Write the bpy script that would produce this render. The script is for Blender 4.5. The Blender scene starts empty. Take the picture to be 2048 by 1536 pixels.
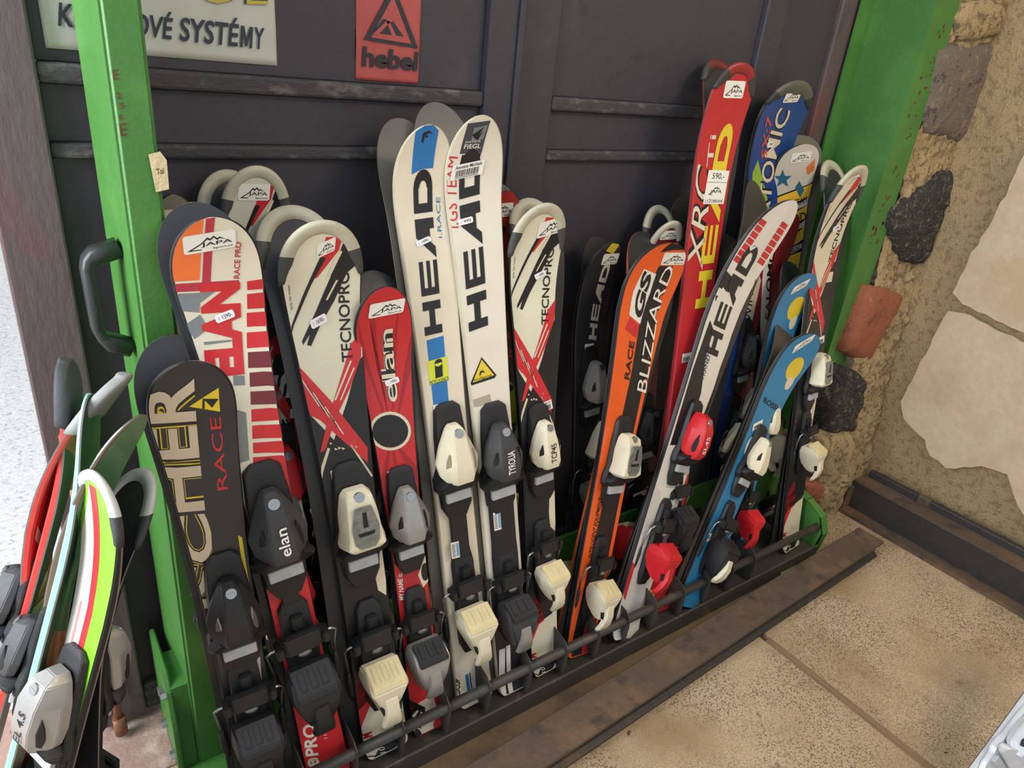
import bpy, bmesh, math, random
from mathutils import Vector, Matrix, noise
R_ = math.radians
# ------------------------------------------------------------------ camera
H = 1.35; FPX = 1413.0
DX = Vector((2085, -437, FPX)).normalized()
DV = Vector((-323, 3029, FPX)).normalized()
DV = (DV - DX * DX.dot(DV)).normalized()
DY = (-DV).cross(DX).normalized()
RW = Matrix((DX, DY, -DV))                       # world = RW @ camera(x right, y down, z forward)
CAM = Vector((0, 0, H))
sc = bpy.context.scene
col = sc.collection
cd = bpy.data.cameras.new('camera'); cam = bpy.data.objects.new('camera', cd); col.objects.link(cam)
cd.sensor_fit = 'HORIZONTAL'; cd.sensor_width = 36; cd.lens = 36 * FPX / 2048
cd.clip_start = 0.02; cd.clip_end = 100
rt = RW @ Vector((1, 0, 0)); up = RW @ Vector((0, -1, 0)); bk = RW @ Vector((0, 0, -1))
cam.matrix_world = Matrix(((rt.x, up.x, bk.x, 0), (rt.y, up.y, bk.y, 0), (rt.z, up.z, bk.z, H), (0, 0, 0, 1)))
sc.camera = cam
# ------------------------------------------------------------------ light
w = bpy.data.worlds.new('world'); sc.world = w; w.use_nodes = True
bg = w.node_tree.nodes['Background']
bg.inputs[0].default_value = (0.86, 0.93, 1.0, 1); bg.inputs[1].default_value = 0.60
def lamp(name, typ, loc, target, energy, color, size=1, sizey=None):
    l = bpy.data.lights.new(name, typ); l.energy = energy; l.color = color
    if typ == 'AREA':
        l.size = size
        if sizey: l.shape = 'RECTANGLE'; l.size_y = sizey
    o = bpy.data.objects.new(name, l); col.objects.link(o); o.location = loc
    o.rotation_euler = (Vector(target) - Vector(loc)).to_track_quat('-Z', 'Y').to_euler()
    return o
s_ = lamp('sun', 'SUN', (1, 4, 4), (0.2, 0.8, 0), 2.0, (1, 0.97, 0.92)); s_.data.angle = R_(3)
lamp('daylight_from_yard', 'AREA', (-1.3, 0.85, 1.6), (0.3, 1.05, 0.8), 56, (0.93, 0.97, 1.0), 1.0, 1.6)
lamp('warm_ceiling_lamp', 'AREA', (1.9, -0.7, 2.7), (1.6, 0.5, 0), 20, (1.0, 0.80, 0.55), 0.9, 0.5)
vs = sc.view_settings
vs.view_transform = 'Standard'; vs.look = 'None'; vs.exposure = 0.42; vs.gamma = 1; vs.use_curve_mapping = False

# ------------------------------------------------------------------ pixel helpers (2048 x 1536 frame)
def ray(x, y): return (RW @ Vector((x - 1024, y - 768, FPX))).normalized()
def on_y(x, y, Y): r = ray(x, y); return CAM + r * (Y / r.y)
def on_x(x, y, X): r = ray(x, y); return CAM + r * (X / r.x)
def on_z(x, y, z): r = ray(x, y); return CAM + r * ((z - H) / r.z)
RI = RW.transposed()
def proj(p):
    q = RI @ (Vector(p) - CAM); return (1024 + FPX * q.x / q.z, 768 + FPX * q.y / q.z)

# ------------------------------------------------------------------ materials
def lin(c):
    f = lambda v: (v / 12.92 if v <= 0.04045 else ((v + 0.055) / 1.055) ** 2.4)
    return tuple(f(v / 255) for v in c)
MC = {}
def mat(rgb, rough=0.45, var=0.06, scale=30, bump=0.0, metal=0.0, bscale=None, coat=0.0, spec=0.5, name=None):
    key = (rgb, rough, var, scale, bump, metal, bscale, coat, spec)
    if key in MC: return MC[key]
    m = bpy.data.materials.new(name or 'paint_%02x%02x%02x' % tuple(int(v) for v in rgb)); m.use_nodes = True
    nt = m.node_tree; b = nt.nodes['Principled BSDF']; L = nt.links
    c = lin(rgb)
    tc = nt.nodes.new('ShaderNodeTexCoord')
    n = nt.nodes.new('ShaderNodeTexNoise'); n.inputs['Scale'].default_value = scale; n.inputs['Detail'].default_value = 6
    L.new(tc.outputs['Object'], n.inputs['Vector'])
    mx = nt.nodes.new('ShaderNodeMix'); mx.data_type = 'RGBA'
    lo = tuple(max(0, v * (1 - var * 2.2)) for v in c); hi = tuple(min(1, v * (1 + var * 1.6) + var * 0.01) for v in c)
    mx.inputs['A'].default_value = (*lo, 1); mx.inputs['B'].default_value = (*hi, 1)
    L.new(n.outputs['Fac'], mx.inputs['Factor']); L.new(mx.outputs['Result'], b.inputs['Base Color'])
    b.inputs['Roughness'].default_value = rough; b.inputs['Metallic'].default_value = metal
    b.inputs['Specular IOR Level'].default_value = spec
    if coat: b.inputs['Coat Weight'].default_value = coat; b.inputs['Coat Roughness'].default_value = 0.15
    if bump:
        n2 = nt.nodes.new('ShaderNodeTexNoise'); n2.inputs['Scale'].default_value = bscale or scale * 4; n2.inputs['Detail'].default_value = 8
        L.new(tc.outputs['Object'], n2.inputs['Vector'])
        bp = nt.nodes.new('ShaderNodeBump'); bp.inputs['Strength'].default_value = bump; bp.inputs['Distance'].default_value = 0.01
        L.new(n2.outputs['Fac'], bp.inputs['Height']); L.new(bp.outputs['Normal'], b.inputs['Normal'])
    MC[key] = m
    return m
def worn(name, base, spots, rough=0.6, scale=6, thr=(0.55, 0.68), fine=60, bump=0.25, metal=0.0, spots2=None, thr2=(0.6, 0.7), stretch=(1, 1, 1), spec=0.5):
    """paint of one colour with patches of a second (and third) colour"""
    m = bpy.data.materials.new(name); m.use_nodes = True; nt = m.node_tree; L = nt.links; b = nt.nodes['Principled BSDF']
    tc = nt.nodes.new('ShaderNodeTexCoord'); mp = nt.nodes.new('ShaderNodeMapping'); mp.inputs['Scale'].default_value = stretch
    L.new(tc.outputs['Object'], mp.inputs['Vector'])
    def nz(sv, off, det=8, ro=0.6):
        n = nt.nodes.new('ShaderNodeTexNoise'); n.inputs['Scale'].default_value = sv; n.inputs['Detail'].default_value = det
        n.inputs['Roughness'].default_value = ro
        a = nt.nodes.new('ShaderNodeVectorMath'); a.operation = 'ADD'; a.inputs[1].default_value = (off, off * 1.7, off * 0.6)
        L.new(mp.outputs[0], a.inputs[0]); L.new(a.outputs[0], n.inputs['Vector']); return n
    def mix(f, A, B):
        mx = nt.nodes.new('ShaderNodeMix'); mx.data_type = 'RGBA'; L.new(f, mx.inputs['Factor'])
        for k, v in (('A', A), ('B', B)):
            if isinstance(v, tuple): mx.inputs[k].default_value = (*v, 1)
            else: L.new(v, mx.inputs[k])
        return mx.outputs['Result']
    def ramp(o, t):
        r = nt.nodes.new('ShaderNodeMapRange'); r.interpolation_type = 'SMOOTHSTEP'
        r.inputs['From Min'].default_value = t[0]; r.inputs['From Max'].default_value = t[1]; L.new(o, r.inputs['Value']); return r.outputs[0]
    c = lin(base); f1 = nz(fine, 3)
    colr = mix(f1.outputs['Fac'], tuple(v * 0.82 for v in c), tuple(min(1, v * 1.16) for v in c))
    colr = mix(ramp(nz(scale, 11).outputs['Fac'], thr), colr, lin(spots))
    if spots2: colr = mix(ramp(nz(scale * 1.7, 29).outputs['Fac'], thr2), colr, lin(spots2))
    L.new(colr, b.inputs['Base Color'])
    b.inputs['Roughness'].default_value = rough; b.inputs['Metallic'].default_value = metal; b.inputs['Specular IOR Level'].default_value = spec
    if bump:
        bp = nt.nodes.new('ShaderNodeBump'); bp.inputs['Strength'].default_value = bump; bp.inputs['Distance'].default_value = 0.01
        L.new(f1.outputs['Fac'], bp.inputs['Height']); L.new(bp.outputs['Normal'], b.inputs['Normal'])
    return m
BLACK = mat((30, 30, 33), 0.5, 0.15, 40, 0.05); DARK = mat((48, 48, 52), 0.55, 0.12, 40, 0.05)
RUBBER = mat((62, 64, 67), 0.7, 0.1, 50, 0.08)
CHROME = mat((176, 178, 180), 0.28, 0.05, 60, 0, 0.9); STEEL = mat((130, 132, 134), 0.4, 0.1, 60, 0, 0.8)
WHITEP = mat((238, 236, 228), 0.55, 0.03, 40)
INK = mat((22, 22, 26), 0.5, 0.05, 40)

# ------------------------------------------------------------------ object helpers
def tag(o, label=None, cat=None, group=None, kind=None):
    if label: o['label'] = label
    if cat: o['category'] = cat
    if group: o['group'] = group
    if kind: o['kind'] = kind
    return o
def empty(name, loc=(0, 0, 0)):
    o = bpy.data.objects.new(name, None); col.objects.link(o); o.location = loc; o.empty_display_size = 0.05; return o
def link(name, me, parent=None, loc=None):
    o = bpy.data.objects.new(name, me); col.objects.link(o)
    if parent: o.parent = parent
    if loc is not None: o.location = loc
    return o
def mesh_of(name, bm, mats, smooth=False):
    me = bpy.data.meshes.new(name); bmesh.ops.recalc_face_normals(bm, faces=bm.faces); bm.to_mesh(me); bm.free()
    for m in (mats if isinstance(mats, (list, tuple)) else [mats]): me.materials.append(m)
    if smooth:
        for p in me.polygons: p.use_smooth = True
    return me
def bobj(name, bm, mats, parent=None, smooth=False, loc=None): return link(name, mesh_of(name, bm, mats, smooth), parent, loc)
def box(bm, lo, hi, mi=0):
    v = [bm.verts.new((x, y, z)) for x in (lo[0], hi[0]) for y in (lo[1], hi[1]) for z in (lo[2], hi[2])]
    fs = [(0, 1, 3, 2), (4, 6, 7, 5), (0, 4, 5, 1), (2, 3, 7, 6), (0, 2, 6, 4), (1, 5, 7, 3)]
    out = []
    for f in fs:
        fc = bm.faces.new([v[i] for i in f]); fc.material_index = mi; out.append(fc)
    return v, out
def bbox_bm(lo, hi, bev=0.0, seg=2):
    bm = bmesh.new(); box(bm, lo, hi)
    if bev: bmesh.ops.bevel(bm, geom=list(bm.edges), offset=bev, segments=seg, affect='EDGES', profile=0.5)
    return bm
def prism(bm, pts, vec, mi=0):
    """extrude polygon pts (3D) along vec"""
    a = [bm.verts.new(p) for p in pts]; b = [bm.verts.new(Vector(p) + Vector(vec)) for p in pts]
    n = len(pts)
    fs = [bm.faces.new(a), bm.faces.new(list(reversed(b)))]
    for i in range(n): fs.append(bm.faces.new((a[i], b[i], b[(i + 1) % n], a[(i + 1) % n])))
    for f in fs: f.material_index = mi
    return fs
def tube(bm, pts, r, n=8, mi=0, cap=True):
    pts = [Vector(p) for p in pts]; rs = r if isinstance(r, (list, tuple)) else [r] * len(pts)
    rings = []; ref = None
    for i, p in enumerate(pts):
        d = (pts[min(i + 1, len(pts) - 1)] - pts[max(i - 1, 0)]).normalized()
        if ref is None: ref = d.orthogonal().normalized()
        ref = (ref - d * ref.dot(d)).normalized(); q = d.cross(ref)
        rings.append([bm.verts.new(p + (ref * math.cos(2 * math.pi * k / n) + q * math.sin(2 * math.pi * k / n)) * rs[i]) for k in range(n)])
    for a, b in zip(rings, rings[1:]):
        for k in range(n):
            f = bm.faces.new((a[k], a[(k + 1) % n], b[(k + 1) % n], b[k])); f.material_index = mi; f.smooth = True
    if cap:
        for rg in (rings[0], rings[-1]): bm.faces.new(rg).material_index = mi
def loft(bm, rings, mi=0, smooth=True):
    vs_ = [[bm.verts.new(p) for p in r] for r in rings]; n = len(rings[0])
    for a, b in zip(vs_, vs_[1:]):
        for k in range(n):
            f = bm.faces.new((a[k], a[(k + 1) % n], b[(k + 1) % n], b[k])); f.material_index = mi; f.smooth = smooth
    for r in (vs_[0], vs_[-1]): bm.faces.new(r).material_index = mi
def sect(s, hw, h0, h1, tf=0.7, cx=0.0, rd=0.3):
    """cross-section across the ski at length s: chamfered dome"""
    hh = h1 - h0
    P = [(-hw * 0.94, h0), (-hw, h0 + hh * 0.18), (-hw * 0.98, h0 + hh * 0.45), (-hw * (0.45 + 0.5 * tf), h0 + hh * 0.76), (-hw * tf * 0.8, h0 + hh * 0.95), (-hw * tf * 0.35, h1)]
    P = P + [(-x, z) for x, z in reversed(P)]
    return [(cx + x, s, z) for x, z in P]

# ------------------------------------------------------------------ lettering and flat print
TC = {}
def text2d(s, bold=0.0):
    key = (s, bold)
    if key in TC: return TC[key]
    cu = bpy.data.curves.new('t', 'FONT'); cu.body = s; cu.resolution_u = 3; cu.offset = bold; cu.fill_mode = 'FRONT'
    o = bpy.data.objects.new('t', cu); col.objects.link(o)
    dg = bpy.context.evaluated_depsgraph_get()
    me = bpy.data.meshes.new_from_object(o.evaluated_get(dg))
    bpy.data.objects.remove(o)
    v = [(q.co.x, q.co.y) for q in me.vertices]; f = [tuple(p.vertices) for p in me.polygons]
    bpy.data.meshes.remove(me); bpy.data.curves.remove(cu)
    x0 = min(a for a, _ in v); x1 = max(a for a, _ in v); y0 = min(b for _, b in v); y1 = max(b for _, b in v)
    v = [((a - x0) / (x1 - x0), (b - y0) / (y1 - y0)) for a, b in v]
    TC[key] = (v, f); return TC[key]
STRINGS = []
def arc(cx, cy, r0, r1, a0, a1, n=8):
    o = [(cx + r1 * math.cos(R_(a0 + (a1 - a0) * i / n)), cy + r1 * math.sin(R_(a0 + (a1 - a0) * i / n))) for i in range(n + 1)]
    i_ = [(cx + r0 * math.cos(R_(a1 + (a0 - a1) * i / n)), cy + r0 * math.sin(R_(a1 + (a0 - a1) * i / n))) for i in range(n + 1)]
    return o + i_
def ell(cx, cy, rx, ry, n=20): return [(cx + rx * math.cos(2 * math.pi * i / n), cy + ry * math.sin(2 * math.pi * i / n)) for i in range(n)]
def rrect(x0, y0, x1, y1, r, ry=None):
    ry = ry or r; P = []
    for cx, cy, a in ((x1 - r, y1 - ry, 0), (x0 + r, y1 - ry, 90), (x0 + r, y0 + ry, 180), (x1 - r, y0 + ry, 270)):
        P += [(cx + r * math.cos(R_(a + 30 * i)), cy + ry * math.sin(R_(a + 30 * i))) for i in range(4)]
    return P
# wide block word, unit box, polygons
def head_word():
    L = {}
    L['H'] = [[(0, 0), (.26, 0), (.26, .34), (.74, .34), (.74, 0), (1, 0), (1, 1), (.74, 1), (.74, .66), (.26, .66), (.26, 1), (0, 1)]]
    L['E'] = [[(0, 0), (1, 0), (1, .22), (.22, .22), (.22, .40), (1, .40), (1, .60), (.22, .60), (.22, .78), (1, .78), (1, 1), (0, 1)]]
    L['A'] = [[(-.12, 0), (.2, 0), (.34, .24), (.72, .24), (.72, 0), (1.02, 0), (1.02, 1), (.5, 1)], ]
    L['D'] = [[(0, 0), (.26, 0), (.26, 1), (0, 1)], [(.26, 0), (.7, 0), (.7, .26), (.26, .26)], [(.26, .74), (.7, .74), (.7, 1), (.26, 1)], arc(.68, .5, .2, .5, -90, 90, 10)]
    out = []; x = 0
    for ch in 'HEAD':
        for p in L[ch]: out.append([((x + a) / 4.54, b) for a, b in p])
        x += 1.18
    return out
HEADW = head_word()
class Print:
    """flat print gathered on a surface; self.m maps (a, b, layer) to 3D"""
    def __init__(self, mapper, inv, cut=None): self.map = mapper; self.inv = inv; self.cut = cut; self.bm = bmesh.new(); self.mats = []; self.lay = 0
    def mi(self, m):
        if m not in self.mats: self.mats.append(m)
        return self.mats.index(m)
    def raw(self, verts, faces, m, lay):
        b2 = bmesh.new(); vv = [b2.verts.new((x, y, 0)) for x, y in verts]
        for f in faces:
            try: b2.faces.new([vv[i] for i in f])
            except ValueError: pass
        b2.normal_update(); bmesh.ops.triangulate(b2, faces=b2.faces, ngon_method='EAR_CLIP')
        if self.cut:
            y0 = min(v[1] for v in verts); y1 = max(v[1] for v in verts)
            if self.cut(y0, y1):
                k = math.ceil(y0 / 0.012)
                while k * 0.012 < y1:
                    bmesh.ops.bisect_plane(b2, geom=b2.verts[:] + b2.edges[:] + b2.faces[:], plane_co=(0, k * 0.012, 0), plane_no=(0, 1, 0)); k += 1
        b2.verts.ensure_lookup_table()
        mp = {}; i_ = self.mi(m)
        for v in b2.verts: mp[v] = self.bm.verts.new(self.map(v.co.x, v.co.y, lay))
        for f in b2.faces:
            nf = self.bm.faces.new([mp[v] for v in f.verts]); nf.material_index = i_
        b2.free()
    def poly(self, pts, m, lay=1): self.raw([self.inv(*p) for p in pts], [tuple(range(len(pts)))], m, lay)
    def frame(self, p0, p1, p2):
        a = self.inv(*p0); b = self.inv(*p1); c = self.inv(*p2)
        return lambda x, y: (a[0] + x * (b[0] - a[0]) + y * (c[0] - a[0]), a[1] + x * (b[1] - a[1]) + y * (c[1] - a[1]))
    def polyf(self, fr, pts, m, lay=1): self.raw([fr(*p) for p in pts], [tuple(range(len(pts)))], m, lay)
    def textf(self, fr, s, m, lay=2, bold=0.0, b=(0, 0, 1, 1)):
        v, f = text2d(s, bold)
        self.raw([fr(b[0] + x * (b[2] - b[0]), b[1] + y * (b[3] - b[1])) for x, y in v], f, m, lay)
    def text(self, s, p0, p1, p2, m, lay=2, bold=0.0): self.textf(self.frame(p0, p1, p2), s, m, lay, bold)
    def word(self, polys, p0, p1, p2, m, lay=2):
        fr = self.frame(p0, p1, p2)
        for q in polys: self.polyf(fr, q, m, lay)
    def done(self, name, parent=None):
        if not self.bm.verts: self.bm.free(); return None
        bm = self.bm; bm.faces.ensure_lookup_table(); isl = {}; lst = []
        for f in bm.faces:
            if f in isl: continue
            k = len(lst); st = [f]; isl[f] = k; fs = []
            while st:
                g = st.pop(); fs.append(g)
                for v in g.verts:
                    for q in v.link_faces:
                        if q not in isl: isl[q] = k; st.append(q)
            co = [v.co for g in fs for v in g.verts]
            lst.append((fs, [min(c[i] for c in co) for i in range(3)], [max(c[i] for c in co) for i in range(3)]))
        par = list(range(len(lst)))
        def find(i):
            while par[i] != i: i = par[i]
            return i
        for i in range(len(lst)):
            for j in range(i):
                a, b = lst[i], lst[j]
                gap = math.sqrt(sum(max(0, a[1][k] - b[2][k], b[1][k] - a[2][k]) ** 2 for k in range(3)))
                big = max(math.dist(a[1], a[2]), math.dist(b[1], b[2]))
                if gap < .4 * big: par[find(i)] = find(j)
        out = None
        for r in sorted(set(find(i) for i in range(len(lst)))):
            vs2 = {}; V = []; F = []; MI = []; used = []
            for i in range(len(lst)):
                if find(i) != r: continue
                for f in lst[i][0]:
                    for v in f.verts:
                        if v not in vs2: vs2[v] = len(V); V.append(v.co[:])
                    if f.material_index not in used: used.append(f.material_index)
                    F.append([vs2[v] for v in f.verts]); MI.append(used.index(f.material_index))
            me = bpy.data.meshes.new(name); me.from_pydata(V, [], F)
            for u in used: me.materials.append(self.mats[u])
            for p, m in zip(me.polygons, MI): p.material_index = m
            o = link(name, me, parent)
            if getattr(self, 'after', None): self.after(o)
            out = o
        bm.free()
        return out
PEAKS = [[(.06, .15), (.33, .13), (.33, .175), (.15, .195), (.36, .46), (.455, .66), (.515, .57), (.575, .71), (.645, .54), (.69, .63), (.82, .50), (.69, .71), (.645, .64), (.575, .81), (.515, .67), (.455, .77), (.34, .50)]]
def sticker(P_, p0, p1, p2, lay=3):
    fr = P_.frame(p0, p1, p2)
    P_.polyf(fr, rrect(0, 0, 1, 1, .07, .12), WHITEP, lay)
    for q in PEAKS: P_.polyf(fr, q, INK, lay + 1)
    P_.textf(fr, 'JAPA', INK, lay + 1, 0.01, (.33, .25, .93, .5)); P_.textf(fr, 'Sport.cz', INK, lay + 1, 0.01, (.55, .07, .94, .2))
def pricetag(P_, p0, p1, p2, s, lay=5):
    fr = P_.frame(p0, p1, p2)
    P_.polyf(fr, [(0, .2), (.07, 0), (.93, 0), (1, .2), (1, .8), (.93, 1), (.07, 1), (0, .8)], mat((246, 244, 250), .5, .02), lay)
    P_.textf(fr, s, INK, lay + 1, 0, (.36, .25, .86, .75)); P_.textf(fr, ':', INK, lay + 1, .02, (.15, .3, .2, .62))
def barcode(P_, p0, p1, p2, s, lay=5, seed=1):
    fr = P_.frame(p0, p1, p2); rn = random.Random(seed)
    P_.polyf(fr, [(0, 0), (1, 0), (1, 1), (0, 1)], WHITEP, lay)
    if s: P_.textf(fr, s, INK, lay + 1, 0.01, (.1, .68, .92, .92))
    x = .14
    while x < .86:
        w_ = rn.uniform(.012, .035); P_.polyf(fr, [(x, .16), (x + w_, .16), (x + w_, .6), (x, .6)], INK, lay + 1); x += w_ + rn.uniform(.015, .03)
    P_.polyf(fr, [(.14, .07), (.86, .07), (.86, .11), (.14, .11)], INK, lay + 1)

# ------------------------------------------------------------------ skis
BASEM = mat((42, 43, 47), .38, .12, 14, .03); BASEW = mat((92, 88, 82), .4, .2, 8, .05); SIDE = mat((24, 24, 27), .45, .1, 30)
EDGE = mat((150, 150, 150), .35, .1, 60, 0, .85)
class Ski: pass
def pose(tip, tail, lean, Y, z0, yaw, h, flip, lat):
    if isinstance(tail, tuple): X = on_y(tail[0], tail[1], Y).x
    else: X = tail
    sg = -1 if flip else 1
    def build(D, X):
        T = on_y(tip[0], tip[1], D); n = Vector((0, -1, 0)) * sg
        for _ in range(6):
            Ep = T - n * h
            x0 = X if X is not None else Ep.x - math.tan(R_(lat or 0)) * (Ep.z - z0)
            t = Vector((x0, Y, z0)); a = Ep - t; L = a.length; a.normalize()
            u0 = (Vector((1, 0, 0)) - a * a.x).normalized(); n0 = u0.cross(a)
            u = u0 * math.cos(R_(yaw)) + n0 * math.sin(R_(yaw)); n1 = u.cross(a); n = n1 * sg
        return t, a, u * sg, n, L, math.degrees(math.atan2(Ep.y - Y, Ep.z - z0))
    lo, hi = Y - .3, Y + .9
    for _ in range(50):
        mid = (lo + hi) / 2; r = build(mid, X)
        if r[5] < lean: lo = mid
        else: hi = mid
    return r
def via_x(tip, via, lean, Y, z0, yaw, h, flip):
    lo, hi = -1.2, 3.2
    for _ in range(40):
        X = (lo + hi) / 2; t, a, u, n, L, _q = pose(tip, X, lean, Y, z0, yaw, h, flip, None)
        lo2, hi2 = 0.0, L
        for _k in range(30):
            m = (lo2 + hi2) / 2; p = proj(t + a * m + n * .011)
            if p[1] > via[1]: lo2 = m
            else: hi2 = m
        if p[0] < via[0]: lo = X
        else: hi = X
    return X
def make_ski(name, label, tip, tail=None, lean=11, Y=.905, z0=.036, yaw=0, sh=150, wa=95, ta=100, h=.05, r=.2, tl=.085, th=.011,
             top=(230, 225, 210), side=SIDE, base=BASEM, flip=False, lat=None, group=None, meters=False, topmat=None, edge=EDGE, via=None):
    if via: tail = via_x(tip, via, lean, Y, z0, yaw, h, flip)
    S = Ski(); t, a, u, n, L, _ = pose(tip, tail, lean, Y, z0, yaw, h, flip, lat)
    S.L = L; S.u, S.a, S.n, S.t = u, a, n, t
    M = Matrix(((u.x, a.x, n.x, t.x), (u.y, a.y, n.y, t.y), (u.z, a.z, n.z, t.z), (0, 0, 0, 1))); S.M = M; S.Mi = M.inverted()
    rr = r * L
    S.zc = lambda s: (h * (max(0, s - (L - rr)) / rr) ** 2.1) + (0.010 * (max(0, .05 - s) / .05) ** 2)
    S.th = lambda s: th * (1 - .5 * max(0, (s - .8 * L) / (.2 * L)))
    def ppm(s):
        P = t + a * s; p = proj(P - u * .01); q = proj(P + u * .01); return math.hypot(p[0] - q[0], p[1] - q[1]) / .02
    if meters: W = (sh / 2, wa / 2, ta / 2)
    else: W = (sh / ppm(.86 * L) / 2, wa / ppm(.45 * L) / 2, ta / ppm(.08 * L) / 2)
    S.W = W; s_sh = L - tl * 1.15; s_wa = .42 * L; s_ta = .05 * L; s_rd = L - tl
    def hw(s):
        if s >= s_wa:
            k = min(1, (s - s_wa) / (s_sh - s_wa)); wv = W[1] + (W[0] - W[1]) * k ** 1.9
        else:
            k = min(1, (s_wa - s) / (s_wa - s_ta)); wv = W[1] + (W[2] - W[1]) * k ** 1.9
        if s > s_rd: wv *= max(0.0, 1 - ((s - s_rd) / tl) ** 2.3) ** .5
        if s < .02: wv *= .80 + .20 * math.sqrt(max(0, 1 - ((.02 - s) / .02) ** 2))
        return max(wv, .0012)
    S.hw = hw
    S.root = empty(name); S.root.matrix_world = M
    tag(S.root, label, 'ski', group)
    st = [0, .004, .01, .02, .04] + [L * (.06 + .05 * i) for i in range(int((.78 - .06) / .05) + 1)]
    k = 26; s0 = .8 * L
    st += [s0 + (s_rd - s0) * i / 12 for i in range(13)] + [s_rd + tl * (1 - (1 - i / 16) ** 1.9) for i in range(1, 17)]
    st = sorted(set(round(x, 5) for x in st))
    bm = bmesh.new(); rings = []
    for s in st:
        wv = hw(s); z = S.zc(s); tt = S.th(s); b = min(.0035, wv * .5)
        P = [(-wv, 0), (wv, 0), (wv, .0022), (wv - b * .3, tt * .78), (wv - b, tt), (-wv + b, tt), (-wv + b * .3, tt * .78), (-wv, .0022)]
        rings.append([bm.verts.new((x, s, z + y)) for x, y in P])
    mid = [2, 3, 1, 1, 0, 1, 1, 3]
    for A, B in zip(rings, rings[1:]):
        for k in range(8):
            f = bm.faces.new((A[k], A[(k + 1) % 8], B[(k + 1) % 8], B[k])); f.material_index = mid[k]; f.smooth = k in (0, 4)
    bm.faces.new(rings[0]).material_index = 1; bm.faces.new(rings[-1]).material_index = 1
    for e in bm.edges: e.smooth = len({round((v.co.y), 5) for v in e.verts}) == 1
    mid_ = [2, 1, 0, 3]
    tm = topmat or mat(top, .38, .05, 18, .03, 0, 220, .25)
    S.body = bobj('ski_body', bm, [tm, side, base, edge], S.root)
    S.topmat = tm
    def surf(uu, s, lay=0):
        s = min(max(s, .002), L - .0015); lim = max(hw(s) - .0026, .0004); uu = max(-lim, min(lim, uu))
        return (uu, s, S.zc(s) + S.th(s) + .00035 * lay)
    def inv(px, py, hh=0):
        o = S.Mi @ CAM; d = (S.Mi.to_3x3() @ ray(px, py))
        f = lambda q: o.z + q * d.z - hh - S.zc(min(o.y + q * d.y, L)) - S.th(min(o.y + q * d.y, L))
        lo = .25; N = 140; hi = None; prev = f(lo)
        for i in range(1, N):
            q = .25 + i * .02; v = f(q)
            if prev * v <= 0: lo = q - .02; hi = q; break
            prev = v
        if hi is None: q = (hh + S.th(0) - o.z) / d.z; return (o.x + q * d.x, o.y + q * d.y)
        fl = f(lo)
        for _ in range(24):
            m_ = (lo + hi) / 2
            if fl * f(m_) <= 0: hi = m_
            else: lo = m_
        return (o.x + lo * d.x, o.y + lo * d.y)
    S.surf = surf; S.inv = inv
    S.P = lambda: Print(surf, inv, lambda y0, y1: True)
    S.Pm = lambda: Print(surf, lambda a_, b_: (a_, b_), lambda y0, y1: True)
    return S
def rim_cap(S, c1, c2, ln=.095, wd=None, tk=.0055, split=.30):
    """moulded tip guard: flat rim swept round the shovel, ends in a second colour"""
    L = S.L; N = 32; pts = []; wd = wd or .30 * S.W[0]
    for i in range(N + 1):
        k = i / N * 2 - 1; s = L - ln * (abs(k) ** 1.8); pts.append((math.copysign(1, k) if k else 0, k, s))
    bm = bmesh.new(); rings = []
    for sg, k, s in pts:
        x = sg * S.hw(min(s, L - .0004)) if abs(k) > .04 else k / .04 * S.hw(L - .0006)
        c = Vector((0, L - .06, 0)); p = Vector((x, s, 0)); inn = (c - p).normalized()
        z = S.zc(min(s, L)); e = 1.0 if abs(k) < .8 else 1.0 - (abs(k) - .8) * 3
        t0 = S.th(min(s, L)); o_ = -.0015
        sect_ = [(o_, -.0012), (o_ - .0012, t0 * .5), (o_, t0 + tk * .35), (wd * .3 * e, t0 + tk * .6), (wd * .8 * e, t0 + tk * .55), (wd * e, t0), (wd * e, -.0012)]
        rings.append([bm.verts.new((p.x + inn.x * d, p.y + inn.y * d, S.zc(min(p.y + inn.y * max(d, 0), L)) + q)) for d, q in sect_])
    n = 7
    for i, (A, B) in enumerate(zip(rings, rings[1:])):
        kk = abs(pts[i][1] + pts[i + 1][1]) / 2
        for j in range(n):
            f = bm.faces.new((A[j], A[(j + 1) % n], B[(j + 1) % n], B[j])); f.smooth = True; f.material_index = 1 if kk > 1 - split else 0
    for rg in (rings[0], rings[-1]): bm.faces.new(rg).material_index = 1
    return bobj('tip_guard', bm, [c1, c2], S.root)
def full_cap(S, c1, ln=.09, grow=.004):
    L = S.L; bm = bmesh.new(); rings = []
    for i in range(15):
        s = L - ln + (ln + grow) * (1 - (1 - i / 14) ** 1.8)
        wv = (S.hw(min(s, L - .0008)) + grow * (1 if i < 13 else .6)); z = S.zc(min(s, L)); b = .003
        if i == 14: wv = .004
        P = [(-wv + b, -grow), (wv - b, -grow), (wv, 0), (wv, .009), (wv - b, .013), (-wv + b, .013), (-wv, .009), (-wv, 0)]
        rings.append([(x, s, z + y) for x, y in P])
    loft(bm, rings); return bobj('tip_guard', bm, c1, S.root)

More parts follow.
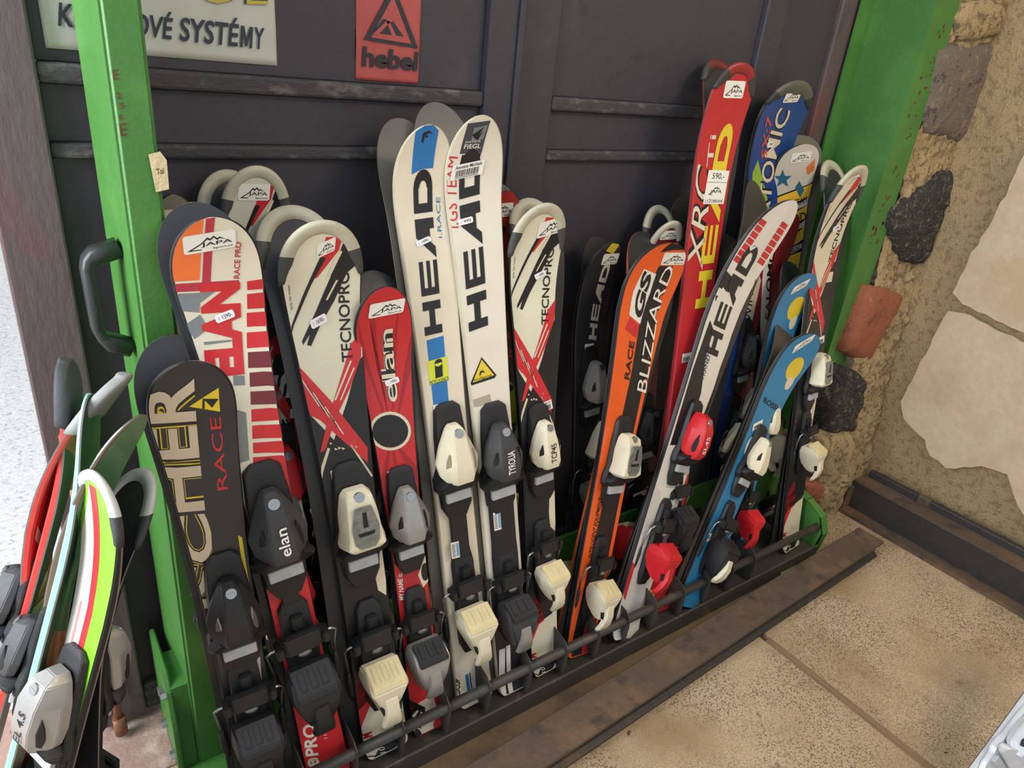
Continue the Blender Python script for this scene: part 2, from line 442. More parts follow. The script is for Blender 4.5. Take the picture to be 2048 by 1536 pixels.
# ---------------------------------------------- bindings (meshes shared between skis)
BC = {}
def cached(key, fn):
    if key not in BC: BC[key] = fn()
    return BC[key]
def fsect(s, hw, h0, h1, tf=0.7):
    hh = h1 - h0
    P = [(-hw * .95, h0), (-hw, h0 + hh * .32), (-hw * tf, h1), (hw * tf, h1), (hw, h0 + hh * .32), (hw * .95, h0)]
    return [(x, s, z) for x, z in P]
def m_loft(name, secs, m, bev=.0013):
    bm = bmesh.new(); loft(bm, [fsect(*q) for q in secs], 0, False)
    bmesh.ops.recalc_face_normals(bm, faces=bm.faces)
    es = [e for e in bm.edges if len(e.link_faces) == 2 and e.calc_face_angle(0) > R_(24)]
    bmesh.ops.bevel(bm, geom=es, offset=bev, segments=2, affect='EDGES', clamp_overlap=True)
    me = mesh_of(name, bm, m, True); me.set_sharp_from_angle(angle=R_(26)); return me
def m_box(name, lo, hi, m, bev=.002):
    return mesh_of(name, bbox_bm(lo, hi, bev), m)
def m_ell(name, c, r, m, rot=None):
    bm = bmesh.new(); bmesh.ops.create_uvsphere(bm, u_segments=12, v_segments=8, radius=1)
    for v in bm.verts: v.co = Vector((v.co.x * r[0], v.co.y * r[1], v.co.z * r[2]))
    if rot: bmesh.ops.rotate(bm, verts=bm.verts, matrix=rot)
    bmesh.ops.translate(bm, verts=bm.verts, vec=c)
    return mesh_of(name, bm, m, True)
def m_disc(name, c, rad, hgt, m, tilt=0, slot=True):
    bm = bmesh.new(); bmesh.ops.create_cone(bm, cap_ends=True, segments=16, radius1=rad, radius2=rad * .92, depth=hgt)
    if slot: box(bm, (-rad * .7, -rad * .1, hgt * .4), (rad * .7, rad * .1, hgt * .62))
    bmesh.ops.rotate(bm, verts=bm.verts, matrix=Matrix.Rotation(tilt, 3, 'X')); bmesh.ops.translate(bm, verts=bm.verts, vec=c)
    return mesh_of(name, bm, m)
CREAM = mat((226, 217, 190), .42, .06, 30, .04); PAD = mat((222, 206, 160), .6, .12, 25, .1); SILV = mat((168, 166, 164), .35, .1, 30, .05, .45)
REDP = mat((206, 34, 44), .38, .05, 30); LIME = mat((196, 206, 44), .45, .06, 30); GREYP = mat((150, 146, 138), .5, .08, 30); CHAR = mat((58, 58, 61), .5, .1, 30, .05)
GLASS = mat((120, 124, 120), .15, .35, 90, 0, 0, None, .6); PADG = mat((172, 176, 178), .6, .1, 60, .1)
DEEP = mat((16, 16, 18), .6, .05)
def m_poly(name, pts, z, m, thick=.0016):
    bm = bmesh.new(); prism(bm, [(x, y, z) for x, y in pts], (0, 0, thick)); return mesh_of(name, bm, m)
def toe(S, s, main, style='a', k=1.0, base=BLACK, win=DEEP, text=None, tcol=None, lift=.004, side_dx=0):
    key = id(main)
    z = S.zc(s) + S.th(s)
    bodies = {
        'a': [(.053, .009, .010, .026, .8), (.046, .015, .010, .040, .75), (.016, .030, .010, .047, .45), (-.014, .041, .012, .052, .40), (-.036, .037, .016, .053, .48), (-.051, .025, .024, .049, .62)],
        'b': [(.050, .016, .010, .028, .9), (.042, .024, .010, .042, .85), (.012, .031, .010, .050, .78), (-.018, .033, .012, .053, .80), (-.040, .039, .012, .054, .78), (-.048, .030, .022, .05, .7)],
        'r': [(.060, .012, .010, .030, .9), (.050, .022, .010, .046, .80), (.020, .033, .010, .056, .62), (-.016, .037, .010, .058, .52), (-.040, .036, .014, .054, .5), (-.054, .024, .024, .045, .6)],
    }
    tops = {'a': .052, 'b': .0535, 'r': .057}
    t_ = link('toe_piece', cached(('tb', key, style), lambda: m_loft('toe_piece', bodies[style], main)), S.root, (side_dx, s, z + lift)); t_.scale = (k, k, k)
    link('base_plate', cached(('tp', id(base)), lambda: m_loft('base_plate', [(.088, .014, 0, .006, .9), (.078, .026, 0, .010, .9), (.03, .031, 0, .013, .9), (-.03, .033, 0, .014, .9), (-.05, .042, 0, .016, .9), (-.07, .042, 0, .016, .9), (-.082, .033, 0, .013, .9), (-.11, .031, 0, .012, .9), (-.135, .018, 0, .010, .9)], base)), t_, (0, 0, -lift))
    link('toe_wing', cached(('tw', id(base)), lambda: m_loft('toe_wing', [(-.046, .030, .010, .042, .8), (-.056, .044, .012, .036, .85), (-.064, .046, .014, .028, .85), (-.072, .036, .014, .022, .85)], base)), t_)
    link('sole_pad', cached('pad', lambda: m_box('sole_pad', (-.025, -.097, .008), (.025, -.078, .0175), PADG)), t_)
    link('screw', cached(('sc', style), lambda: m_disc('screw', (0, .042, .041 if style != 'r' else .049), .0085, .004, CHROME, R_(-16))), t_)
    if win is not None:
        if style == 'b':
            link('scale_window', cached(('wb', id(win)), lambda: m_poly('scale_window', [(-.013, .030), (.013, .030), (.022, -.005), (.020, -.030), (.012, -.040), (-.012, -.040), (-.020, -.030), (-.022, -.005)], .0502, win, .005)), t_)
            def mk_():
                bm = bmesh.new(); prism(bm, [(-.003, .022, .0553), (.003, .022, .0553), (.004, -.004, .0553), (-.004, -.004, .0553)], (0, 0, .0006)); prism(bm, [(-.014, -.012, .0553), (.014, -.012, .0553), (.012, -.018, .0553), (-.012, -.018, .0553)], (0, 0, .0006)); return mesh_of('scale_marks', bm, INK)
            link('scale_marks', cached('wbm', mk_), t_)
        else:
            for sg in (-1, 1):
                def mo():
                    P = [(.0, .014), (.007, -.002), (.011, -.020), (.008, -.032), (.0, -.030), (-.004, -.01)]
                    bm = bmesh.new(); prism(bm, [(x * .9, y, 0) for x, y in P], (0, 0, .004)); bmesh.ops.bevel(bm, geom=list(bm.edges), offset=.001, segments=1, affect='EDGES')
                    for v in bm.verts: v.co.x *= sg
                    bmesh.ops.rotate(bm, verts=bm.verts, matrix=Matrix.Rotation(sg * R_(46 if style == 'a' else 50), 3, 'Y')); bmesh.ops.translate(bm, verts=bm.verts, vec=(sg * (.0215 if style == 'a' else .0245), -.004, .0405 if style == 'a' else .045))
                    return mesh_of('side_opening', bm, win)
                link('side_opening', cached(('ws', id(win), sg, style), mo), t_)
    if text:
        zz = tops[style] + .0012
        p = Print(lambda a, b, l: (a, b, zz), lambda a, b: (a, b)); fr2 = lambda x, y: (.0075 - y * .015, -.036 + x * .045)
        p.textf(fr2, text, tcol or WHITEP, 1, .01); p.done('lettering', t_)
    return t_
def m_lever(m):
    return m_loft('lever', [(-.016, .013, .062, .074, .9), (-.045, .014, .062, .077, .85), (-.070, .019, .056, .070, .8), (-.086, .020, .047, .060, .8), (-.096, .012, .042, .050, .8)], m)
def heel(S, s, main, style='a', k=1.0, lever=None, pad=PAD, base=BLACK, text=None, brake=True):
    z = S.zc(s) + S.th(s); key = id(main)
    bodies = {
        'a': [(.030, .034, .010, .050, .95), (.012, .038, .006, .072, .92), (.004, .038, .006, .076, .90), (-.014, .033, .006, .073, .80), (-.036, .025, .010, .066, .74), (-.056, .018, .026, .058, .75), (-.064, .012, .036, .052, .75)],
        'b': [(.030, .036, .010, .050, .95), (.012, .040, .006, .070, .92), (.0, .041, .006, .073, .88), (-.03, .037, .006, .070, .80), (-.06, .029, .012, .060, .7), (-.078, .018, .026, .048, .7)],
    }
    h_ = link('heel_piece', cached(('hb', key, style), lambda: m_loft('heel_piece', bodies[style], main, .003)), S.root, (0, s, z + .004)); h_.scale = (k, k, k)
    link('track', cached('tr', lambda: m_loft('track', [(.150, .014, 0, .006, .9), (.135, .024, 0, .012, .9), (.04, .028, 0, .014, .9), (-.06, .027, 0, .014, .9), (-.090, .016, 0, .008, .9)], BLACK)), h_, (0, 0, -.004))
    if pad is not None:
        def mk():
            bm = bmesh.new()
            prism(bm, [(-.032, .042, .036), (-.032, .017, .0745), (-.032, .006, .0775), (-.032, .022, .034)], (.064, 0, 0))
            for i in range(3):
                x = -.024 + i * .017; prism(bm, [(x, .0405, .042), (x, .023, .0695), (x, .018, .0695), (x, .036, .042)], (.011, 0, 0))
            bmesh.ops.bevel(bm, geom=list(bm.edges), offset=.0016, segments=2, affect='EDGES')
            return mesh_of('tread_pad', bm, pad)
        link('tread_pad', cached(('pd', id(pad)), mk), h_)
    link('lever', cached(('lv', id(lever or main)), lambda: m_lever(lever or main)), h_)
    if style == 'a':
        for sg in (-1, 1): link('lever_slot', cached(('ls', sg), lambda: m_poly('lever_slot', [(sg * .016, -.030), (sg * .021, -.034), (sg * .017, -.052), (sg * .013, -.050)], .058, DEEP, .0085)), h_)
    if brake:
        def mb():
            bm = bmesh.new()
            box(bm, (-.037, .062, .006), (.037, .090, .024)); box(bm, (-.028, .066, .022), (.028, .102, .034)); box(bm, (-.043, .064, .004), (-.031, .086, .032)); box(bm, (.031, .064, .004), (.043, .086, .032)); box(bm, (-.010, .098, .006), (.010, .125, .018))
            bmesh.ops.bevel(bm, geom=list(bm.edges), offset=.0025, segments=2, affect='EDGES')
            return mesh_of('brake_pedal', bm, BLACK)
        link('brake_pedal', cached('bp', mb), h_)
        link('brake_spring', cached('bs', lambda: m_ell('brake_spring', (0, .058, .024), (.012, .007, .006), STEEL)), h_)
        for sg in (-1, 1):
            def ma():
                bm = bmesh.new()
                tube(bm, [(sg * .030, .078, .016), (sg * .049, .077, .016), (sg * .056, .070, .012), (sg * .053, .040, .002), (sg * .050, .005, -.004)], .0026, 6, 0)
                tube(bm, [(sg * .051, .012, -.003), (sg * .050, -.005, -.005), (sg * .0495, -.035, -.008), (sg * .048, -.055, -.01)], [.004, .0066, .0072, .004], 8, 1)
                return mesh_of('brake_arm', bm, [CHROME, BLACK])
            link('brake_arm', cached(('ba', sg), ma), h_)
    if text:
        p = Print(lambda a, b, l: (a, b, .0775 - abs(b + .008) * .18), lambda a, b: (a, b)); fr2 = lambda x, y: (.014 - y * .018, -.03 + x * .04)
        p.textf(fr2, text, INK, 1, .01); p.done('lettering', h_)
    return h_
def long_plate(S, w1, w2, lab=None, seed=0):
    s0 = S.kh * S.L + .10; s1 = S.kt * S.L - .10; z = S.th(s0)
    bm = bmesh.new(); loft(bm, [fsect(s0 + (s1 - s0) * k, ww, z, z + .010, .9) for k, ww in ((-.1, w2), (.15, w2), (.35, w1), (.8, w1), (1.0, w2), (1.1, w2))], 0, False)
    bobj('binding_plate', bm, BLACK, S.root)
    if lab:
        zz = z + .0106; i2 = lambda px, py: S.inv(px, py, .0106)
        P = Print(lambda a, b, l: (a, b, zz + .0003 * l), i2); fr = P.frame(*lab); P.polyf(fr, [(0, 0), (1, 0), (1, 1), (0, 1)], WHITEP, 1); P.polyf(fr, [(.62, .1), (.95, .1), (.95, .9), (.62, .9)], C(120, 170, 210), 2)
        for k in range(9): P.polyf(fr, [(.1, .1 + k * .09), (.5, .1 + k * .09), (.5, .14 + k * .09), (.1, .14 + k * .09)], INK, 2)
        P.done('barcode_label', S.root)
def at_s(S, px, py, h=.03): return S.inv(px, py, h)[1]

# ================================================================== THE PLACE
def struct(o): o['kind'] = 'structure'; return o
GATE = worn('gate_paint', (60, 57, 65), (72, 69, 76), .55, 5, (.55, .75), 40, .12, 0, (56, 48, 51), (.62, .72))
GATERIB = worn('gate_rib_paint', (64, 61, 66), (108, 104, 100), .65, 22, (.52, .72), 60, .3, 0, (52, 46, 46), (.6, .7), (1, 1, 2.2))
STILE = worn('gate_stile_paint', (92, 78, 80), (112, 66, 68), .55, 3, (.54, .7), 50, .2, 0, (78, 70, 72), (.55, .7), (2, 2, .6))
GY = 1.25
gate = struct(empty('door_1', (0, GY, 0)))
tag(gate, 'dark brown sheet steel double gate behind the ski rack')
def gp(name, x0, x1, z0, z1, y0, y1, m, bev=.004):
    bm = bbox_bm((x0, y0 - GY, z0), (x1, y1 - GY, z1), bev); return bobj(name, bm, m, gate)
gp('stile', -.004, .078, .02, 2.7, GY - .012, GY + .05, STILE)
for x0, x1 in ((.078, .815), (.99, 1.62)):
    for z0, z1 in ((.09, 1.149), (1.171, 1.251), (1.279, 1.95), (1.98, 2.7)):
        gp('panel', x0, x1, z0, z1, GY + .012, GY + .03, GATE, .002)
    for z0, z1 in ((.02, .09), (1.149, 1.171), (1.251, 1.279), (1.95, 1.98)):
        gp('rail', x0, x1, z0, z1, GY - .002, GY + .03, GATERIB, .005)
gp('stile', .815, .884, .02, 2.7, GY - .006, GY + .04, GATE)
gp('stile', .888, .99, .02, 2.7, GY + .002, GY + .04, GATE)
gp('cover_strip', .878, .892, .02, 2.7, GY - .014, GY - .006, GATE, .003)
gp('stile', 1.62, 1.70, .02, 2.7, GY - .004, GY + .04, GATE)
gp('panel', 1.70, 1.93, .02, 2.7, GY + .012, GY + .03, GATE, .002)
gp('stile', 1.93, 2.06, .02, 2.7, GY - .002, GY + .04, STILE)
COPPER = worn('rusty_copper', (150, 100, 70), (120, 84, 64), .5, 30, (.5, .6), 80, .2, .35)
bm = bmesh.new(); tube(bm, [(.026, -.035, .02), (.026, -.035, .72)], .0075, 10); bobj('bolt_rod', bm, COPPER, gate)
for z in (.02, .135, .62):
    bm = bmesh.new(); tube(bm, [(.026, -.035, z), (.026, -.035, z + .045)], .0125, 12); bobj('bolt_guide', bm, COPPER, gate)
gp('lock_rail', .05, .075, .10, .62, GY - .03, GY - .012, STILE, .003)

# floor, road
def floor_mat():
    m = bpy.data.materials.new('speckled_concrete'); m.use_nodes = True; nt = m.node_tree; L = nt.links; b = nt.nodes['Principled BSDF']
    tc = nt.nodes.new('ShaderNodeTexCoord')
    def nz(s, det=6, ro=.6):
        n = nt.nodes.new('ShaderNodeTexNoise'); n.inputs['Scale'].default_value = s; n.inputs['Detail'].default_value = det; n.inputs['Roughness'].default_value = ro; L.new(tc.outputs['Object'], n.inputs['Vector']); return n.outputs['Fac']
    def rg(o, a, b_):
        r = nt.nodes.new('ShaderNodeMapRange'); r.inputs['From Min'].default_value = a; r.inputs['From Max'].default_value = b_; L.new(o, r.inputs['Value']); return r.outputs[0]
    def mx(f, A, B):
        q = nt.nodes.new('ShaderNodeMix'); q.data_type = 'RGBA'; L.new(f, q.inputs['Factor'])
        for k, v in (('A', A), ('B', B)):
            if isinstance(v, tuple): q.inputs[k].default_value = (*lin(v), 1)
            else: L.new(v, q.inputs[k])
        return q.outputs['Result']
    vo = nt.nodes.new('ShaderNodeTexVoronoi'); vo.inputs['Scale'].default_value = 260; L.new(tc.outputs['Object'], vo.inputs['Vector'])
    sep = nt.nodes.new('ShaderNodeSeparateColor'); L.new(vo.outputs['Color'], sep.inputs[0])
    mul = nt.nodes.new('ShaderNodeMath'); mul.operation = 'MULTIPLY'
    L.new(rg(sep.outputs[0], .52, .58), mul.inputs[0]); L.new(rg(nz(4), .38, .56), mul.inputs[1])
    m2 = nt.nodes.new('ShaderNodeMath'); m2.operation = 'MULTIPLY'; L.new(mul.outputs[0], m2.inputs[0]); L.new(rg(vo.outputs['Distance'], .6, .35), m2.inputs[1])
    c = mx(rg(nz(260, 2), .35, .65), (154, 134, 108), (200, 178, 147))
    c = mx(rg(nz(2.2), .46, .66), c, (150, 126, 95))
    c = mx(m2.outputs[0], c, (92, 76, 60))
    c = mx(rg(nz(14), .64, .70), c, (128, 106, 82))
    L.new(c, b.inputs['Base Color']); b.inputs['Roughness'].default_value = .75
    bp = nt.nodes.new('ShaderNodeBump'); bp.inputs['Strength'].default_value = .25; bp.inputs['Distance'].default_value = .004
    L.new(nz(220, 4), bp.inputs['Height']); L.new(bp.outputs['Normal'], b.inputs['Normal'])
    return m
FLOOR = floor_mat()
JX = 1.49
fl = struct(empty('floor', (0, 0, 0)))
bobj('slab', bbox_bm((-2.5, -2.6, -.08), (JX - .011, 1.24, 0), .002), FLOOR, fl)
bobj('slab', bbox_bm((JX + .011, -2.6, -.08), (3.2, 1.24, .001), .002), FLOOR, fl)
WOODJ = worn('old_joint_wood', (138, 112, 86), (112, 90, 70), .8, 8, (.45, .65), 90, .4, 0, None, (.6, .7), (9, .5, 1))
bobj('joint_strip', bbox_bm((JX - .012, -2.6, -.05), (JX + .012, .70, .0015), .001), WOODJ, fl)
ASPH = worn('bright_gravel_asphalt', (196, 196, 198), (150, 150, 154), .9, 60, (.5, .7), 160, .6, 0, (222, 222, 222), (.5, .7))
struct(bobj('road', bbox_bm((-9, 1.36, -.06), (-.0, 14, -.012)), ASPH))
REDST = worn('red_threshold_stone', (150, 122, 112), (178, 160, 146), .8, 20, (.45, .7), 90, .4, 0, (110, 84, 74), (.6, .72))
bobj('threshold_stone', bbox_bm((-1.2, 1.10, -.05), (.16, 1.40, .006), .003), REDST, fl)
bobj('threshold_stone', bbox_bm((-1.2, 1.02, -.05), (.035, 1.095, .004), .003), mat((150, 140, 128), .85, .2, 30, .4), fl)
bobj('wood_block', bbox_bm((.04, 1.0, -.05), (.125, 1.09, .009), .004), worn('yellow_wood_block', (186, 152, 104), (140, 108, 72), .8, 6, (.5, .65), 60, .5, 0, None, (.6, .7), (1, 12, 1)), fl)

# rusty steel beams on the floor
RUST = worn('rusty_steel', (92, 78, 68), (116, 92, 70), .6, 9, (.45, .7), 70, .25, .15, (70, 62, 58), (.5, .7), (1, 1, 1))
DKST = worn('dark_steel', (62, 60, 60), (88, 74, 62), .5, 9, (.55, .75), 60, .2, .3)
b1 = empty('steel_beam', (.787, .683, 0)); ang = math.atan2(.740 - .683, 2.056 - .787); b1.rotation_euler = (0, 0, ang)
tag(b1, 'long rusty steel channel on the floor in front of the ski rack', 'beam')
def beam(name, prof, x0, x1, m, parent):
    bm = bmesh.new(); prism(bm, [(x0, y, z) for y, z in prof], (x1 - x0, 0, 0)); return bobj(name, bm, m, parent)
beam('web', [(0.004, 0), (0.004, .006), (.016, .012), (.018, .052), (.004, .054), (.004, .056), (.03, .056), (.03, 0)], -1.2, 1.34, DKST, b1)
beam('top_flange', [(0, .056), (0, .064), (.086, .064), (.086, .056)], -1.2, 1.34, RUST, b1)
beam('rear_web', [(.078, 0), (.078, .056), (.086, .056), (.086, 0)], -1.2, 1.34, DKST, b1)
DUST = worn('dusty_brown_sheet', (98, 78, 54), (70, 57, 44), .85, 6, (.45, .65), 90, .3)
dp = bobj('floor_plate', bbox_bm((-1.2, .088, 0), (1.30, .114, .020), .003), DUST); dp.location = b1.location; dp.rotation_euler = b1.rotation_euler
dq = bobj('floor_strip', bbox_bm((-.3, .775, -.02), (2.0, .846, .003), .001), DUST, fl)
tag(dp, 'dusty brown steel strip between rusty channel and ski rack', 'floor plate')
b2 = empty('steel_beam', (2.25, .94, 0)); tag(b2, 'dark steel beam lying along the plaster wall at the right', 'beam')
def by(name, prof, m): # profile in x,z along -y
    bm = bmesh.new(); prism(bm, [(x, .02, z) for x, z in prof], (0, -2.6, 0)); return bobj(name, bm, m, b2)
by('bottom_flange', [(0, .002), (0, .014), (.10, .014), (.10, .002)], RUST)
by('web', [(.046, .014), (.04, .118), (.054, .118), (.054, .014)], DKST)
by('top_flange', [(.036, .118), (.036, .126), (.10, .126), (.10, .118)], RUST)
bm = bmesh.new(); box(bm, (.012, .015, .014), (.045, .022, .10)); bobj('end_plate', bm, RUST, b2)
b3 = bobj('angle_iron', bbox_bm((2.35, -1.7, .0), (2.372, .95, .150), .003), DKST); tag(b3, 'dark steel angle iron wedged between beam and plaster wall', 'angle iron')

stub = bobj('rusty_stub', bbox_bm((2.345, .735, .126), (2.362, .775, .155), .003), RUST, b2); stub.matrix_parent_inverse = Matrix.Translation((-2.25, -.94, 0))
def leaf(px, py, sz, rot, label):
    c = on_z(px, py, .002); bm = bmesh.new(); pr = [(-1, 0), (-.5, .35), (.2, .42), (1, .05), (.3, -.3), (-.5, -.3)]
    mid_ = [bm.verts.new((k, 0, .001 + .10 * (1 - k * k) * sz * 0 + .002)) for k in (-.9, -.2, .5, .95)]
    vv = [bm.verts.new((x, y, .0 + .25 * abs(y))) for x, y in pr]
    bm.faces.new((vv[0], mid_[0], mid_[1], vv[1])); bm.faces.new((vv[1], mid_[1], mid_[2], vv[2])); bm.faces.new((vv[2], mid_[2], mid_[3], vv[3])); bm.faces.new((vv[3], mid_[3], mid_[2], vv[4])); bm.faces.new((vv[4], mid_[2], mid_[1], vv[5])); bm.faces.new((vv[5], mid_[1], mid_[0], vv[0]))
    for v in bm.verts: v.co = Vector((v.co.x * sz, v.co.y * sz, v.co.z * sz if v in vv else .0005))
    ge = bmesh.ops.extrude_face_region(bm, geom=bm.faces[:]); bmesh.ops.translate(bm, verts=[v for v in ge['geom'] if isinstance(v, bmesh.types.BMVert)], vec=(0, 0, .0006))
    o = bobj('dry_leaf', bm, mat((96, 48, 40), .7, .2, 60)); o.location = c; o.rotation_euler = (0, 0, rot); return tag(o, label, 'leaf')
leaf(1258, 1466, .008, .6, 'small reddish dry leaf on the concrete beside the rusty channel')
leaf(1892, 1506, .006, -.4, 'small dark leaf on the concrete beside the wooden joint strip')
# masonry return beside the gate and plastered side wall
MORT = worn('rough_mortar', (182, 160, 120), (132, 114, 88), .95, 40, (.50, .60), 130, 1.0, 0, (82, 74, 64), (.62, .66))  # darkest spots put the shade of small pits into the mortar colour
TUFF = worn('black_tuff_stone', (52, 50, 49), (116, 106, 88), .95, 60, (.56, .62), 90, 1.0, 0, (84, 78, 70), (.52, .62))
GSTONE = worn('grey_stone', (116, 107, 98), (146, 130, 106), .95, 24, (.54, .64), 100, .9, 0, (82, 76, 72), (.57, .64))
BRICK = worn('red_brick', (150, 88, 64), (122, 74, 58), .9, 20, (.5, .65), 70, .6, 0, (170, 130, 100), (.64, .74))
PLAST = worn('old_plaster', (204, 184, 156), (192, 168, 138), .9, 3, (.45, .65), 40, .25, 0, (204, 186, 160), (.55, .7))
WX = 2.42
def wall_y(z): return .985 + .085 * min(1, max(0, z) / 1.0)
wb = struct(empty('wall_back', (0, 0, 0)))
bm = bmesh.new(); NX, NZ = 90, 420; grid = []
for j in range(NZ + 1):
    z = -.02 + 2.6 * j / NZ; row = []
    for i in range(NX + 1):
        x = 2.172 + .37 * i / NX
        d = noise.fractal(Vector((x * 11, z * 11, 1.3)), .7, 2.1, 7) * .013 - max(0, noise.noise(Vector((x * 38, z * 30, 4))) - .35) * .03 + noise.noise(Vector((x * 6, z * 6, 7))) * .010
        yy = wall_y(z) + d
        row.append(bm.verts.new((x, yy, z)))
    grid.append(row)
for j in range(NZ):
    for i in range(NX):
        f = bm.faces.new((grid[j][i], grid[j][i + 1], grid[j + 1][i + 1], grid[j + 1][i])); f.smooth = True
back = [bm.verts.new((x, 1.6, z)) for x, z in ((1.98, -.02), (2.54, -.02), (2.54, 2.58), (1.98, 2.58))]
bobj('mortar_face', bm, MORT, wb)
bobj('masonry_core', bbox_bm((2.18, 1.20, -.02), (3.2, 1.6, 2.58)), MORT, wb)
def stone(px, m, name='stone', bulge=.022, Y=None, seed=0, parent=None, onx=None, rough=.006, nm=None):
    pts = [(on_x(x, y, onx) if onx else on_y(x, y, Y)) for x, y in px]
    n = len(pts); res = []
    for i in range(n):
        for k in range(4): res.append(pts[i].lerp(pts[(i + 1) % n], k / 4))
    c = sum(res, Vector()) / len(res); out = Vector((-1, 0, 0)) if onx else Vector((0, -1, 0))
    bm = bmesh.new(); rings = []
    for f, o in ((1.02, -.05), (1.0, 0), (.93, .6), (.75, .9), (.5, 1), (.25, 1.02)):
        rg = []
        for p in res:
            q = c + (p - c) * f
            d = noise.fractal(q * 26 + Vector((seed, 0, 0)), .9, 2.1, 5) * rough
            rg.append(bm.verts.new(q + out * (o * bulge + d if o >= 0 else -.05)))
        rings.append(rg)
    N = len(res)
    for A, B in zip(rings, rings[1:]):
        for k in range(N): bm.faces.new((A[k], A[(k + 1) % N], B[(k + 1) % N], B[k])).smooth = True
    bm.faces.new(rings[-1])
    return bobj(name, bm, m, parent or wb)
stone([(1868, 95), (1900, 86), (1935, 92), (1975, 84), (2003, 92), (2006, 140), (1996, 200), (1975, 262), (1940, 285), (1925, 292), (1880, 275), (1845, 268), (1836, 240), (1846, 200)], GSTONE, 'stone', .024, 1.074, 1)
stone([(1872, 342), (1905, 335), (1940, 352), (1952, 372), (1930, 395), (1905, 430), (1885, 462), (1868, 482), (1850, 510), (1826, 528), (1797, 522), (1782, 490), (1768, 450), (1776, 420), (1800, 398), (1850, 366)], TUFF, 'stone', .034, 1.066, 2, rough=.014)
stone([(1738, 573), (1770, 575), (1802, 590), (1790, 622), (1770, 650), (1732, 725), (1705, 715), (1684, 702)], BRICK, 'brick', .020, 1.044, 3, rough=.004)
stone([(1690, 735), (1712, 742), (1722, 755), (1718, 800), (1708, 835), (1700, 860), (1670, 872), (1646, 868), (1652, 800)], TUFF, 'stone', .030, 1.026, 4, rough=.014)
stone([(1915, 5), (1960, -4), (1990, 0), (2010, 30), (1996, 66), (1950, 80), (1905, 82), (1898, 40)], MORT, 'stone', .026, 1.074, 5)
stone([(2014, 5), (2048, -20), (2060, 20), (2048, 60), (2020, 75), (1998, 44)], mat((176, 160, 128), .95, .2, 20, .6), 'stone', .026, 1.07, 6)
stone([(1960, 312), (1990, 262), (2010, 240), (2040, 200), (2052, 240), (2045, 280), (2020, 320), (1996, 352)], GSTONE, 'stone', .022, 1.072, 8)
stone([(1880, 560), (1915, 500), (1945, 430), (1960, 440), (1930, 520), (1900, 580)], GSTONE, 'stone', .022, 1.062, 12)
stone([(1600, 960), (1640, 962), (1650, 985), (1630, 1005), (1602, 995)], BRICK, 'brick', .02, .99, 9)
stone([(1975, 400), (1995, 402), (1990, 425), (1968, 425)], BRICK, 'brick', .006, 1.04, 10)
stone([(1640, 880), (1672, 872), (1700, 868), (1722, 905), (1726, 950), (1706, 1000), (1690, 1045), (1650, 1078), (1632, 1050), (1628, 1000), (1640, 960)], MORT, 'stone', .02, .985, 11, rough=.02)
wr = struct(empty('wall_right', (0, 0, 0)))
bm = bmesh.new(); NYr, NZr = 220, 180; grid = []
for j in range(NZr + 1):
    z = -.02 + 2.6 * j / NZr; row = []
    for i in range(NYr + 1):
        y = 1.12 - 2.9 * i / NYr
        d = noise.fractal(Vector((3.3, y * 12, z * 12)), .8, 2.1, 6) * .007 + .004
        row.append(bm.verts.new((WX + d, y, z)))
    grid.append(row)
for j in range(NZr):
    for i in range(NYr):
        f = bm.faces.new((grid[j][i], grid[j][i + 1], grid[j + 1][i + 1], grid[j + 1][i])); f.smooth = True
bobj('rough_render', bm, worn('bare_render', (184, 160, 122), (158, 134, 100), .95, 45, (.50, .62), 130, 1.0, 0, (112, 98, 78), (.64, .70)), wr)  # dark spots paint pit shading into the colour where the relief shows little
def plaster(px, seed):
    pts = [on_x(x, y, WX - .02) for x, y in px]; n = len(pts); res = []; rn = random.Random(seed)
    for i in range(n):
        a, b = pts[i], pts[(i + 1) % n]; k = max(1, int((b - a).length / .025))
        for q in range(k):
            p = a.lerp(b, q / k); p += Vector((0, rn.uniform(-1, 1), rn.uniform(-1, 1))) * (.004 if k > 1 else 0); res.append(p)
    bm = bmesh.new(); prism(bm, res, (.018, 0, 0)); bm.normal_update(); bmesh.ops.triangulate(bm, faces=[f for f in bm.faces if len(f.verts) > 4], ngon_method='EAR_CLIP')
    return bobj('plaster', bm, PLAST, wr)
plaster([(2052, 300), (2020, 370), (1985, 440), (1935, 520), (1905, 585), (1925, 606), (1990, 640), (2060, 672), (2500, 900), (2500, -100)], 1)
plaster([(1896, 622), (1925, 624), (1990, 658), (2060, 692), (2500, 920), (2500, 1500), (2160, 1190), (2075, 1075), (2035, 1010), (2012, 950), (1962, 932), (1892, 936), (1862, 912), (1848, 880), (1806, 838), (1800, 802), (1858, 692)], 2)

